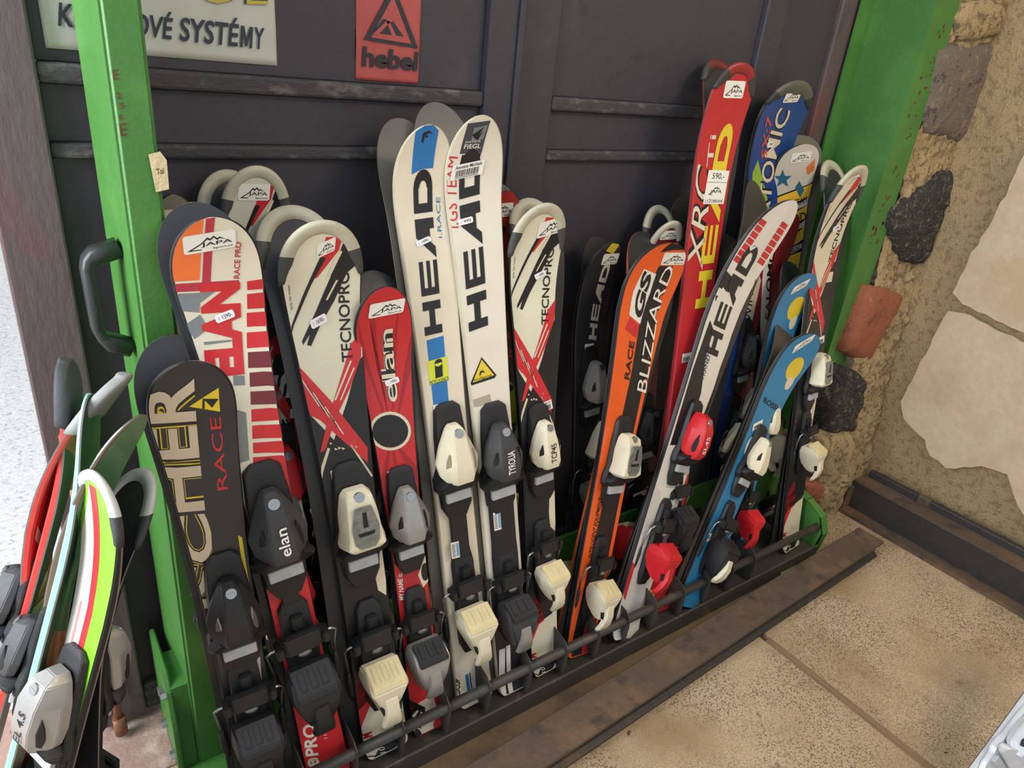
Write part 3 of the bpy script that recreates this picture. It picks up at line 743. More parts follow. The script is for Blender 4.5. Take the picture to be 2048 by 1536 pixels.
# posters on the gate
def on_gate(yoff):
    Y = GY - yoff
    return Print(lambda a, b, l: (a, Y - .0004 * l, b), lambda px, py: (lambda p: (p.x, p.z))(on_y(px, py, Y)))
def sheet(name, x0, x1, z0, z1, y, m, label, wr_=.0012):
    bm = bmesh.new(); n = 40; k = 30; g = []
    for j in range(k + 1):
        row = []
        for i in range(n + 1):
            x = x0 + (x1 - x0) * i / n; z = z0 + (z1 - z0) * j / k
            row.append(bm.verts.new((x, y - abs(noise.noise(Vector((x * 45 + z * 20, 2, z * 16)))) * wr_ * 2, z)))
        g.append(row)
    for j in range(k):
        for i in range(n): bm.faces.new((g[j][i], g[j][i + 1], g[j + 1][i + 1], g[j + 1][i])).smooth = True
    ge = bmesh.ops.extrude_face_region(bm, geom=bm.faces[:]); bmesh.ops.translate(bm, verts=[v for v in ge['geom'] if isinstance(v, bmesh.types.BMVert)], vec=(0, .001, 0))
    return tag(bobj(name, bm, m), label, 'poster')
PAPER = mat((196, 198, 188), .35, .06, 20); REDPAPER = mat((182, 82, 78), .35, .08, 20)
PY = GY + .0105
po = sheet('poster', .094, .4155, 1.296, 1.62, PY, PAPER, 'creased cream poster with dark capital lettering stuck on the gate')
Pp = Print(lambda a, b, l: (a, PY - .003 - .0003 * l, b), lambda px, py: (lambda p: (p.x, p.z))(on_y(px, py, PY - .003)))
INKB = mat((44, 50, 62), .5, .1, 60)
Pp.text('SYSTÉ', (359, 82), (475, 94), (362, 22), INKB, 1, .022)
Pp.word([[(0, 0), (0, 1), (.28, 1), (.5, .42), (.72, 1), (1, 1), (1, 0), (.78, 0), (.78, .62), (.58, .06), (.42, .06), (.22, .62), (.22, 0)]], (480, 94), (504, 97), (482, 51), INKB, 1)
Pp.text('Y', (507, 97), (527, 99), (509, 54), INKB, 1, .022)
Pp.text('KOMÍNOVÉ', (116, 52), (343, 80), (118, -8), INKB, 1, .022)
fr = Pp.frame((395, 6), (535, 10), (398, -70))
Pp.textf(fr, 'OL', INKB, 1, .02); Pp.textf(fr, 'OL', mat((190, 176, 70), .5), 2, -.01)
Pp.done('lettering', po)
po2 = sheet('poster', .553, .676, 1.284, 1.458, PY, REDPAPER, 'red poster with black triangle emblem and lowercase lettering stuck on the gate')
Pp = Print(lambda a, b, l: (a, PY - .003 - .0003 * l, b), lambda px, py: (lambda p: (p.x, p.z))(on_y(px, py, PY - .003)))
BLK = mat((40, 42, 50), .5, .1, 60)
Pp.text('hebel', (724, 133), (834, 143), (726, 92), BLK, 1, .03)
tri = lambda k: [(783 + (x - 783) * k, 62 + (y - 62) * k) for x, y in ((728, 79), (836, 97), (787, -32))]
Pp.poly(tri(1.0), BLK, 1); Pp.poly(tri(.74), REDPAPER, 2)
Pp.poly([(745, 66), (790, 71), (807, 73), (783, 38), (765, 38)], BLK, 3)
Pp.poly([(770, 36), (796, 30), (800, 38), (776, 46)], REDPAPER, 4); Pp.poly([(772, 42), (780, 44), (755, 70), (746, 68)], REDPAPER, 4); Pp.poly([(772, 42), (778, 42), (792, 72), (784, 72)], REDPAPER, 4); Pp.poly(ell(781, 15, 7, 7), REDPAPER, 4)
Pp.done('emblem', po2)

# ------------------------------------------------------------------ ski rack
GREEN = worn('green_powder_coat', (68, 120, 54), (76, 130, 60), .42, 8, (.45, .65), 160, .1, 0, (58, 108, 44), (.70, .76))
GREEND = GREEN
BLKST = worn('black_worn_steel', (80, 76, 72), (108, 96, 84), .5, 25, (.56, .7), 80, .15, .3)
rack = empty('ski_rack', (1.0, 1.0, 0)); tag(rack, 'green steel ski rack with black tube and dividers in front of the gate', 'ski rack')
def to_rack(o): o.parent = rack; o.matrix_parent_inverse = Matrix.Translation((-1, -1, 0))
def rk(name, bm, m, smooth=False):
    o = bobj(name, bm, m, rack, smooth); o.matrix_parent_inverse = Matrix.Translation((-1.0, -1.0, 0)); return o
bm = bmesh.new(); prism(bm, [(.1415, 1.07, .0), (.189, 1.07, .0), (.189, 1.235, .0), (.130, 1.235, .0)], (0, 0, 2.3))
bmesh.ops.bevel(bm, geom=[e for e in bm.edges if abs(e.verts[0].co.z - e.verts[1].co.z) > 1], offset=.005, segments=3, affect='EDGES'); post = rk('post', bm, GREEN)
# foot of the left post
bm = bmesh.new(); prism(bm, [(.104, 1.065, 0), (.104, 1.065, .13), (.104, 1.085, .215), (.104, 1.11, .245), (.104, 1.235, .245), (.104, 1.235, 0)], (.010, 0, 0)); bmesh.ops.bevel(bm, geom=list(bm.edges), offset=.0025, segments=2, affect='EDGES'); rk('foot_plate', bm, GREEN)
bm = bmesh.new(); prism(bm, [(.112, 1.075, 0), (.140, 1.075, 0), (.140, 1.085, .22), (.112, 1.085, .22)], (0, .10, 0)); rk('foot_web', bm, GREEN)
rk('base_plate', bbox_bm((.104, .99, .002), (.205, 1.235, .014), .002), GREEN)
for p in ((.104, 1.098, .200), (.104, 1.13, .18), (.104, 1.085, .05), (.104, 1.16, .06)):
    bm = bmesh.new(); bmesh.ops.create_cone(bm, cap_ends=True, segments=6, radius1=.0095, radius2=.009, depth=.012)
    bmesh.ops.rotate(bm, verts=bm.verts, matrix=Matrix.Rotation(R_(90), 3, 'Y')); bmesh.ops.translate(bm, verts=bm.verts, vec=Vector(p) + Vector((-.004, 0, 0))); rk('bolt', bm, CHROME)
# handle
HB = mat((46, 50, 50), .35, .08, 40)
bm = bmesh.new(); path = [(.138, 1.135, 1.075), (.104, 1.135, 1.055), (.097, 1.135, 1.045), (.095, 1.135, 1.030), (.095, 1.135, .955), (.098, 1.135, .938), (.106, 1.135, .928), (.138, 1.135, .912)]
path = [on_y(x, y, 1.14) for x, y in ((238, 494), (186, 512), (174, 520), (172, 535), (194, 655), (204, 672), (222, 684), (262, 694))]
rings = []
for i, p in enumerate(path):
    d = (path[min(i + 1, 7)] - path[max(i - 1, 0)]).normalized(); q = d.cross(Vector((0, 1, 0))).normalized(); hw_ = .008 if 1 < i < 6 else .013
    rings.append([p + q * hw_ * a + Vector((0, .017, 0)) * b for a, b in ((1, -.6), (1, .6), (.6, 1), (-.6, 1), (-1, .6), (-1, -.6), (-.6, -1), (.6, -1))])
loft(bm, rings); rk('handle', bm, HB)
TAPE = mat((214, 196, 156), .6, .1, 40, .2)
bm = bmesh.new(); tp = [on_y(x, y, 1.066) for x, y in ((297, 309), (320, 303), (333, 320), (338, 378), (312, 384))]; prism(bm, tp, (0, -.0012, 0)); rk('paper_label', bm, TAPE)
Pp = Print(lambda a, b, l: (a, 1.0644 - .0004 * l, b), lambda px, py: (lambda p: (p.x, p.z))(on_y(px, py, 1.0644)))
Pp.text('Tal', (314, 350), (328, 347), (312, 338), INK, 1); Pp.after = to_rack; Pp.done('label_writing')
Pp = Print(lambda a, b, l: (a, 1.0696 - .0004 * l, b), lambda px, py: (lambda p: (p.x, p.z))(on_y(px, py, 1.069)))
MARK = mat((110, 52, 48), .8, .2, 60)
for s_t, q in (('E', (228, 160, 238, 158, 226, 140)), ('2', (234, 198, 244, 196, 232, 186)), ('5', (240, 218, 250, 216, 238, 206)), ('I', (240, 240, 244, 239, 239, 230)), ('E', (241, 272, 254, 270, 239, 248))):
    Pp.text(s_t, q[0:2], q[2:4], q[4:6], MARK, 1, .0)
Pp.after = to_rack; Pp.done('scratched_marks')
# right-hand channel post
bm = bmesh.new(); prism(bm, [(2.168, 1.066, .02), (2.168, 1.072, .02), (2.056, 1.074, .02), (2.056, 1.238, .02), (1.992, 1.240, .02), (1.992, 1.234, .02), (2.049, 1.232, .02), (2.049, 1.066, .02)], (0, 0, 2.3)); rk('channel_post', bm, GREEN)
Pp = Print(lambda a, b, l: (a, 1.0655 - .0004 * l, b), lambda px, py: (lambda p: (p.x, p.z))(on_y(px, py, 1.0655)))
rn = random.Random(4)
for i in range(46):
    k = rn.random(); y = 40 + 460 * k; x = 1912 - .32 * y - rn.uniform(3, 22); w_ = rn.uniform(1, 4); hh = rn.uniform(2, 9)
    Pp.poly([(x, y), (x + w_, y - hh * .3), (x + w_ * .6, y + hh * .6), (x - w_ * .5, y + hh)], MARK, 1)
Pp.after = to_rack; Pp.done('scratches')
# bottom tray, beam, tube, dividers
rk('tray', bbox_bm((.19, .852, .020), (1.93, 1.235, .032), .002), BLKST)
rk('front_lip', bbox_bm((.10, .846, .0), (1.925, .852, .052), .0015), BLKST)
rk('rear_beam', bbox_bm((.187, 1.040, .08), (2.05, 1.050, .28), .003), GREEN)
bm = bmesh.new(); tube(bm, [(.17, .872, .105), (1.93, .872, .105)], .0115, 14); rk('front_tube', bm, BLKST)
dv = [(715, 1480), (811, 1437), (903, 1390), (986, 1345), (1070, 1303), (1143, 1265), (1210, 1230), (1270, 1195), (1328, 1165), (1385, 1135), (1437, 1108), (1485, 1083), (1530, 1060)]
dxs = [on_y(px, py, .855).x for px, py in dv]
dxs = [dxs[0] - (dxs[1] - dxs[0]) * k for k in (2, 1)] + dxs
bmd = bmesh.new(); pr = [(0, .858, .032), (0, .854, .10), (0, .858, .122), (0, .872, .136), (0, .90, .142), (0, 1.0, .150), (0, 1.0, .032)]; prism(bmd, pr, (.0022, 0, 0)); dme = mesh_of('divider', bmd, BLKST)
for x in dxs:
    o = link('divider', dme, rack, (x - 1.0, -1.0, 0))
# right end plate and foot
bm = bmesh.new(); pts = [(1.935, .862, .004), (1.935, .850, .085), (1.935, .872, .135), (1.935, .93, .165), (1.935, 1.02, .19), (1.935, 1.02, .004)]; prism(bm, pts, (.006, 0, 0)); rk('end_plate', bm, GREEN)
bm = bmesh.new(); P3 = [Vector(p) for p in pts[:5]]
for a, b in zip(P3, P3[1:]): prism(bm, [a, b, b + Vector((0, .004, .002)), a + Vector((0, .004, .002))], (.034, 0, 0))
rk('end_flange', bm, GREEN)
bm = bmesh.new(); prism(bm, [(1.74, .852, .002), (1.76, .832, .002), (1.80, .822, .002), (1.86, .822, .002), (1.93, .852, .002), (1.93, .95, .002), (1.74, .95, .002)], (0, 0, .012)); rk('foot', bm, mat((120, 158, 60), .5, .15, 20, .1))

# ================================================================== SKIS IN THE RACK
C = lambda r, g, b: mat((r, g, b), .4, .06, 30, 0, 0, None, .2)
RED = C(204, 44, 52); DRED = C(118, 44, 54); CRIM = C(186, 52, 72); ORAN = C(240, 120, 60); GREYD = C(126, 134, 136); CREAMC = C(222, 212, 188)
YEL = C(226, 200, 52); BLU = C(40, 118, 186); BLKI = C(26, 27, 31); WHT = C(236, 232, 224); LGRN = C(150, 214, 40); PINK = C(210, 40, 70)
FRONT = 'skis standing topsheet forward in the front row of the rack'
BACK = 'skis standing in the rear row of the rack'
MATES = 'skis turned base forward behind their partners in the rack'
def mate(S0, label, tip, dx=0.0, dy=.006, top=(60, 60, 64), base=BASEM, lean=11, toe_m=None, heel_m=None, sh=None, cap=None, yaw=None, tl=.085, side=SIDE, h=.05, group=MATES, ts='a'):
    yw = S0.yaw if yaw is None else yaw
    S = make_ski('ski', label, tip, tail=S0.t.x + dx, lean=lean, Y=S0.t.y + dy, z0=S0.t.z, yaw=yw, sh=S0.W[0] * 2 * (sh or 1), wa=S0.W[1] * 2, ta=S0.W[2] * 2, meters=True, top=top, base=base, flip=True, group=group, tl=tl, side=side, h=h)
    if cap: rim_cap(S, *cap)
    if toe_m is not None: toe(S, S.L * S0.kt, toe_m, ts)
    if heel_m is not None: heel(S, S.L * S0.kh, heel_m, brake=False)
    return S
def front(label, tip, tail, yaw=4, grp=FRONT, **k):
    S = make_ski('ski', label, tip, tail, yaw=yaw, group=grp, **k); S.yaw = yaw; S.kt = .47; S.kh = .23; return S
def put(S, tpx, hpx, tm, hm, ts='a', hs='a', **k):
    tk = {a[2:]: b for a, b in k.items() if a.startswith('t_')}; hk = {a[2:]: b for a, b in k.items() if a.startswith('h_')}
    if tpx: s = at_s(S, *tpx); S.kt = s / S.L; toe(S, s, tm, ts, **tk)
    if hpx: s = at_s(S, hpx[0], hpx[1], .045); S.kh = s / S.L; heel(S, s, hm, hs, **hk)

# ---- F1 black race ski with cream letters
S = front('black junior ski with cream outlined capital letters and yellow triangle emblem', (372, 722), (532, 1560), lean=5.5, sh=176, wa=104, ta=104, top=(46, 46, 52), h=.045); F1 = S
P = S.P()
for s_, q in (('HER', ((410, 1020), (388, 757), (316, 1032))), ('ISC', ((452, 1212), (414, 1026), (392, 1222)))):
    P.text(s_, *q, YEL, 1, .06); P.text(s_, *q, BLKI, 2, .046); P.text(s_, *q, C(206, 190, 166), 3, .022)
P.text('RACE', (456, 978), (441, 833), (435, 981), RED, 2, .0)
P.done('lettering', S.root)
P = S.P(); P.poly([(437, 775), (440, 823), (378, 813)], YEL, 2); P.poly([(406, 797), (424, 815), (437, 797)], BLKI, 3); P.poly([(405, 796), (404, 817), (409, 817), (409, 800)], BLKI, 3)
P.poly([(484, 1338), (520, 1313), (526, 1395), (478, 1408)], C(206, 190, 166), 1); P.poly([(480, 1340), (484, 1338), (478, 1408), (474, 1410)], YEL, 1)
P.poly([(476, 1070), (484, 1075), (500, 1180), (494, 1200)], YEL, 1); P.done('top_print', S.root)
put(S, (462, 1222), (525, 1480), BLACK, BLACK, 'a', 'b', t_win=CHROME, h_pad=BLACK, t_k=1.05, h_k=1.0)
tw = S.root.children[-1]
mate(S, 'plain dark base of a junior ski behind the black ski with cream letters', (338, 671), -.012, lean=5.5, h=.03, toe_m=BLACK, heel_m=BLACK)

# ---- F2 red and cream ski with red squares
S = front('cream and red junior ski with orange tip block and ladder of red squares', (418, 433), (658, 1560), lean=6.5, sh=176, wa=92, ta=96, top=(226, 220, 200), h=.055); F2 = S
P = S.P()
P.poly([(407, 437), (399, 560), (338, 565), (318, 520), (350, 450)], ORAN, 1); P.poly([(412, 430), (430, 430), (421, 567), (404, 567)], CRIM, 1)
P.poly([(330, 571), (478, 560), (478, 578), (330, 586)], CRIM, 1)
P.poly([(335, 591), (429, 584), (400, 606), (399, 625), (335, 628)], GREYD, 1); P.poly([(365, 652), (400, 629), (418, 657), (389, 678)], GREYD, 1)
P.poly([(407, 684), (462, 679), (463, 683), (409, 690)], GREYD, 1)
P.poly([(466, 751), (489, 751), (490, 770), (467, 771)], GREYD, 1); P.poly([(470, 818), (492, 825), (499, 920), (480, 926)], GREYD, 1)
ys = [(180, 235), (255, 345), (365, 450), (480, 575), (595, 690), (715, 800), (825, 905), (930, 1005), (1025, 1105), (1125, 1190), (1210, 1290)]
lx = [1445, 1445, 1443, 1443, 1450, 1460, 1465, 1470, 1475, 1480, 1480]; rx = [1560, 1580, 1590, 1600, 1620, 1640, 1650, 1660, 1670, 1690, 1700]
for i, ((a, b), l_, r_) in enumerate(zip(ys, lx, rx)):
    f = lambda x, y: (x / 2.926, 500 + y / 2.926)
    P.poly([f(l_, a + 3), f(r_, a - 14), f(r_ + 3, b - 12), f(l_ + 2, b)], DRED if i in (4, 5, 6) else RED, 1)
P.poly([(503, 952), (600, 930), (760, 1600), (500, 1600)], RED, 1)
P.done('top_print', S.root)
P = S.P(); P.text('ELAN', (489, 748), (480, 564), (412, 756), RED, 2, .06); P.text('RACE PRO', (479, 557), (483, 484), (467, 557), CRIM, 2, .02)
P.text('PRO', (637, 1510), (630, 1447), (611, 1513), WHT, 2, .03); P.text('e', (640, 1534), (637, 1514), (616, 1536), WHT, 2, .03); P.text('110', (655, 1476), (652, 1460), (648, 1477), WHT, 2); P.done('lettering', S.root)
P = S.P(); sticker(P, (368, 511), (472, 493), (364, 474)); P.done('shop_sticker', S.root)
P = S.P(); pricetag(P, (434, 647), (471, 632), (427, 632), '1590-'); P.done('price_tag', S.root)
put(S, (548, 1050), (622, 1372), CHAR, BLACK, 'a', 'b', t_text='elan', h_pad=BLACK, t_k=1.15, h_k=1.08); long_plate(S, .015, .026)
mate(S, 'dark scuffed base of a junior ski behind the cream ski with red squares', (382, 405), -.014, lean=6, h=.035, toe_m=CHAR, heel_m=BLACK, side=mat((190, 160, 110), .5))

# ---- brush-stroke skis
CAPL = mat((192, 187, 166), .5, .08, 40, .1); CAPD = mat((70, 71, 72), .55, .08, 40)
def brush(S, ref=None):
    inv = S.inv if ref is None else (lambda px, py: (lambda q: (q[0] * S.W[0] / ref.W[0], S.L - (ref.L - q[1]) * S.L / ref.L))(ref.inv(px, py)))
    def mk(): return Print(S.surf, inv, lambda a, b: True)
    rim_cap(S, CAPL, CAPD)
    P = mk()
    P.poly([(500, 790), (606, 815), (640, 850), (668, 880), (695, 800), (716, 722), (760, 690), (900, 1300), (735, 1402), (700, 1440), (640, 1440)], BLKI, 1)
    P.poly([(748, 1120), (772, 1090), (772, 1190), (756, 1180), (750, 1150)], CREAMC, 2)
    P.poly([(590, 742), (598, 733), (660, 800), (735, 895), (735, 925), (690, 885), (640, 840), (590, 815)], RED, 2)
    for k in range(5): P.poly([(600 + 12 * k, 757 + 14 * k), (603 + 12 * k, 757 + 14 * k), (640 + 12 * k, 812 + 14 * k), (637 + 12 * k, 812 + 14 * k)], DRED if k % 2 else CREAMC, 3)
    P.poly([(690, 728), (700, 690), (722, 662), (722, 712), (700, 775), (672, 835), (650, 900), (640, 905), (655, 840)], RED, 3)
    P.poly([(700, 720), (703, 722), (672, 800), (668, 800)], CREAMC, 4); P.poly([(706, 735), (709, 735), (682, 800), (679, 800)], CREAMC, 4)
    P.poly([(688, 482), (712, 486), (712, 530), (694, 545), (668, 602), (640, 652), (622, 692), (614, 690), (620, 668), (606, 690), (604, 682), (632, 622), (660, 556)], BLKI, 2)
    P.poly([(672, 560), (676, 560), (655, 600), (651, 600)], CREAMC, 3); P.poly([(668, 520), (682, 500), (684, 504), (664, 545), (650, 560)], CREAMC, 3)
    P.poly([(640, 515), (652, 515), (622, 570), (604, 612), (588, 650), (574, 698), (571, 696), (584, 648), (606, 590)], BLKI, 2)
    P.poly([(652, 474), (685, 474), (678, 500), (656, 528), (634, 556), (630, 556), (640, 520)], RED, 1)
    P.poly([(655, 895), (660, 897), (632, 990), (612, 1070), (606, 1070), (630, 970)], CREAMC, 2); P.poly([(700, 890), (703, 888), (745, 950), (743, 954)], CREAMC, 2)
    P.poly([(690, 1400), (735, 1330), (760, 1390), (745, 1400), (720, 1460), (690, 1460)], RED, 1)
    P.poly([(738, 1560), (748, 1515), (768, 1480), (800, 1450), (800, 1480), (780, 1520), (770, 1560)], BLKI, 1); P.poly([(778, 1560), (782, 1530), (800, 1500), (800, 1540)], RED, 1)
    rn = random.Random(5)
    for i in range(26):
        x, y = rn.uniform(600, 740), rn.uniform(830, 880); P.poly([(x - 30 + (y - 830) * .2, y + 20), (x - 28, y + 17), (x - 27, y + 22)], CREAMC, 2)
    P.done('top_print', S.root)
    P = mk(); P.text('TECNOPRO', (706, 722), (699, 541), (684, 724), BLKI, 3, .012); P.text('early rise rocker', (587, 619), (581, 569), (580, 620), INK, 2)
    P.text('tecnopro', (684, 1205), (677, 1165), (677, 1206), CREAMC, 3); P.text('XT', (752, 1530), (748, 1506), (727, 1534), BLKI, 3, .03); P.text('TEAM', (750, 1502), (744, 1462), (726, 1510), RED, 2, .02); P.text('110', (774, 1512), (768, 1492), (763, 1515), WHT, 3)
    P.done('lettering', S.root)
S = front('cream ski with black and red brush strokes beside the red ski with the dark oval', (640, 443), (768, 1560), sh=160, wa=100, ta=100, top=(226, 222, 200), h=.055); F3 = S
brush(S)
P = S.P(); sticker(P, (632, 518), (669, 501), (634, 490)); P.done('shop_sticker', S.root)
P = S.P(); pricetag(P, (624, 659), (655, 642), (618, 642), '1690-'); P.done('price_tag', S.root)
P = S.P(); barcode(P, (664, 964), (710, 942), (660, 942), 'JAPAsport.cz'); P.done('barcode_label', S.root)
put(S, (716, 1035), (765, 1362), CREAM, CREAM, 'b', 'a', t_win=GLASS, t_k=1.12, h_k=1.05, t_text=None)
mate(S, 'dark ski base with pale moulded tip guard behind the cream brush-stroke ski', (578, 413), -.03, cap=(CAPL, CAPD), toe_m=CREAM, heel_m=CREAM)

# ---- F4 red kids ski
S = front('red kids ski with outlined lowercase letters and dark oval print', (768, 573), (850, 1515), sh=116, wa=72, ta=76, top=(196, 40, 46), h=.045); F4 = S
P = S.P(); dr = C(160, 32, 40)
for a, b, c, d in (((716, 640), (722, 700), (778, 860), (770, 830)), ((830, 640), (826, 720), (792, 850), (800, 800)), ((735, 600), (750, 640), (776, 830), (768, 760)), ((800, 600), (790, 660), (785, 840), (792, 740)), ((840, 940), (845, 980), (790, 890), (796, 890)), ((800, 1010), (815, 1010), (788, 900), (784, 900)), ((770, 1010), (755, 1000), (776, 900), (780, 900))): P.poly([a, b, c, d], dr, 1)
P.poly(ell(780, 862, 42, 39, 24), CREAMC, 2); P.poly(ell(780, 862, 36, 33, 24), BLKI, 3)
P.poly([(795, 1120), (845, 1090), (850, 1180), (805, 1210)], C(170, 36, 44), 1); P.poly([(836, 1150), (850, 1110), (860, 1160), (846, 1175)], CREAMC, 2); P.poly(ell(850, 1143, 8, 18), BLKI, 3)
P.poly([(806, 1500), (812, 1440), (838, 1405), (866, 1388), (874, 1420), (866, 1450), (880, 1490), (860, 1500), (846, 1485), (835, 1505)], CREAMC, 2); P.done('top_print', S.root)
P = S.P()
for bo, m_, l_ in ((.10, CREAMC, 3), (.06, BLKI, 4), (.0, CREAMC, 5)): P.text('elan', (796, 802), (785, 657), (769, 806), m_, l_, bo)
P.text('MY NAME is:', (809, 1199), (804, 1146), (799, 1200), WHT, 2, .01); P.text('Sky', (858, 1492), (850, 1392), (812, 1498), BLKI, 4, .05); P.done('lettering', S.root)
P = S.P(); sticker(P, (736, 638), (806, 624), (740, 609)); P.done('shop_sticker', S.root)
P = S.P(); pricetag(P, (772, 773), (799, 763), (768, 762), '1490-'); P.done('price_tag', S.root)
P = S.P(); barcode(P, (777, 962), (817, 948), (774, 943), 'Lyže dětské', seed=2); P.done('barcode_label', S.root)
put(S, (813, 1030), (855, 1318), SILV, SILV, 'a', 'b', h_pad=BLACK, t_win=DEEP, h_k=.95, t_k=1.0)
mate(S, 'dark ski base behind the red kids ski with lowercase letters', (742, 541), -.01, toe_m=SILV, heel_m=SILV)

# ---- F5 / F6 long white skis
S = front('tall cream ski with blue stripe and yellow information square', (856, 249), (939, 1465), Y=.915, r=.14, sh=118, wa=80, ta=78, top=(228, 218, 196), side=mat((206, 196, 172), .5, .1), h=.055, tl=.1); F5 = S
P = S.P(); P.poly([(833, 250), (880, 246), (866, 336), (845, 338), (823, 349)], BLU, 1); P.poly(arc(0, 0, 0, 1, 0, 1, 1)[:0] or [(842, 284), (846, 266), (858, 261), (865, 268), (858, 266), (850, 271), (846, 286)], BLKI, 2); P.poly(ell(853, 273, 2.6, 2.6, 10), BLKI, 2)
P.poly([(853, 681), (887, 671), (900, 840), (870, 843)], BLU, 1); P.poly([(854, 723), (894, 712), (897, 759), (859, 770)], C(216, 222, 60), 2)
P.poly([(930, 1350), (936, 1347), (946, 1400), (940, 1404)], BLU, 1); P.poly([(938, 1346), (940, 1345), (950, 1398), (948, 1400)], BLKI, 1); P.done('top_print', S.root)
P = S.P(); P.word(HEADW, (885, 664), (865, 350), (850, 672), BLKI, 2); P.text('i.RACE', (884, 476), (880, 394), (876, 476), BLU, 2); P.text('i', (870, 757), (886, 752), (868, 720), BLKI, 3, .12); P.text('INTELLIGENCE', (860, 770), (897, 760), (859, 762), BLKI, 3)
P.text('WORLDCUP', (926, 1428), (920, 1356), (913, 1430), BLKI, 2, .03); P.text('X', (930, 1440), (928, 1428), (908, 1446), BLKI, 2); P.done('lettering', S.root)
P = S.P(); barcode(P, (868, 828), (903, 819), (865, 810), 'JAPAsport.cz', seed=3); P.done('barcode_label', S.root)
P = S.P(); pricetag(P, (835, 494), (863, 481), (830, 484), '1490-'); P.done('price_tag', S.root)
put(S, (905, 908), (950, 1250), CREAM, CREAM, 'a', 'a', t_k=1.1, h_k=1.0, t_win=mat((150, 142, 120), .5), h_text=None); long_plate(S, .019, .026, ((904, 1118), (920, 1114), (901, 1086)))
mate(S, 'worn grey base of a tall ski behind the cream ski with blue stripe', (796, 236), -.03, base=BASEW, toe_m=CREAM, heel_m=CREAM, tl=.1, side=mat((206, 196, 150), .5))
S = front('tall cream ski with black capital letters and yellow warning triangle', (962, 230), (1018, 1420), Y=.898, r=.14, sh=113, wa=76, ta=70, top=(228, 222, 206), side=mat((206, 196, 172), .5, .1), h=.055, tl=.1); F6 = S
P = S.P(); P.poly([(936, 247), (981, 241), (963, 306), (919, 308)], C(66, 70, 78), 1); P.poly([(948, 256), (976, 250), (966, 278), (942, 282)], C(120, 126, 132), 2); P.poly([(950, 278), (944, 270), (968, 254), (957, 270), (966, 262), (955, 280)], BLKI, 3); P.poly([(924, 310), (962, 306), (955, 335), (918, 335)], BLKI, 1)
P.poly([(963, 714), (993, 750), (989, 756), (943, 771), (941, 766)], BLKI, 1); P.poly([(963, 719), (988, 750), (945, 765)], YEL, 2); P.poly([(958, 750), (960, 742), (966, 740), (970, 746), (965, 744), (962, 746), (960, 752)], BLKI, 3)
P.poly([(945, 800), (980, 788), (982, 802), (962, 812), (948, 814)], C(176, 166, 146), 1)
P.poly([(960, 1180), (1080, 1160), (1100, 1480), (960, 1480)], C(44, 40, 44), 1); P.poly([(998, 1300), (1010, 1296), (1020, 1420), (1008, 1425)], WHT, 2); P.poly([(1012, 1292), (1020, 1289), (1034, 1412), (1025, 1416)], WHT, 2); P.done('top_print', S.root)
P = S.P(); P.word(HEADW, (976, 650), (963, 308), (938, 664), BLKI, 2); P.text('i.GS TEAM', (917, 456), (916, 314), (896, 456), RED, 2); P.text('FIEGL', (927, 298), (960, 296), (929, 289), WHT, 3, .01); P.text('SPORTHOTEL', (929, 287), (961, 284), (930, 283), WHT, 3); P.text('Intelligence', (948, 763), (983, 752), (947, 758), BLKI, 4)
P.text('123/90/63', (1030, 1405), (1020, 1320), (1023, 1407), WHT, 3); P.done('lettering', S.root)
P = S.P(); barcode(P, (899, 362), (963, 348), (905, 332), 'Annette Michiels', seed=4); P.done('barcode_label', S.root)
P = S.P(); pricetag(P, (917, 452), (946, 444), (915, 440), '990'); P.done('price_tag', S.root)
put(S, (995, 905), (1050, 1225), CHAR, CHAR, 'a', 'b', t_text='TYROLIA', t_k=1.1, h_pad=BLACK, h_lever=SILV, h_k=.95); long_plate(S, .030, .032, ((989, 1062), (1003, 1058), (986, 1026)))
mate(S, 'worn grey ski base with cream rim rising behind the tall cream skis', (868, 204), -.03, base=BASEW, toe_m=CHAR, heel_m=CHAR, tl=.1, side=mat((206, 196, 150), .5))

# ---- F7 second brush-stroke ski
S = front('cream brush-stroke ski beside the ski with yellow triangle', (1090, 408), (1077, 1385), sh=104, wa=66, ta=62, top=(226, 222, 200), h=.055, yaw=0); F7 = S
brush(S, F3)
P = S.P(); sticker(P, (1072, 478), (1123, 463), (1079, 446)); P.done('shop_sticker', S.root)
P = S.P(); pricetag(P, (1071, 560), (1092, 549), (1067, 550), '1690-'); P.done('price_tag', S.root)
P = S.P(); barcode(P, (1077, 828), (1105, 816), (1073, 810), 'JAPAsport.cz', seed=6); P.done('barcode_label', S.root)
put(S, (1105, 885), (1125, 1150), CREAM, CREAM, 'a', 'a', t_k=.95, h_k=.85, t_text='TCP45', t_tcol=INK)
mate(S, 'dark ski base with pale guard behind the brush-stroke ski near the yellow triangle', (1060, 398), -.03, cap=(CAPL, CAPD), toe_m=CREAM, heel_m=CREAM)

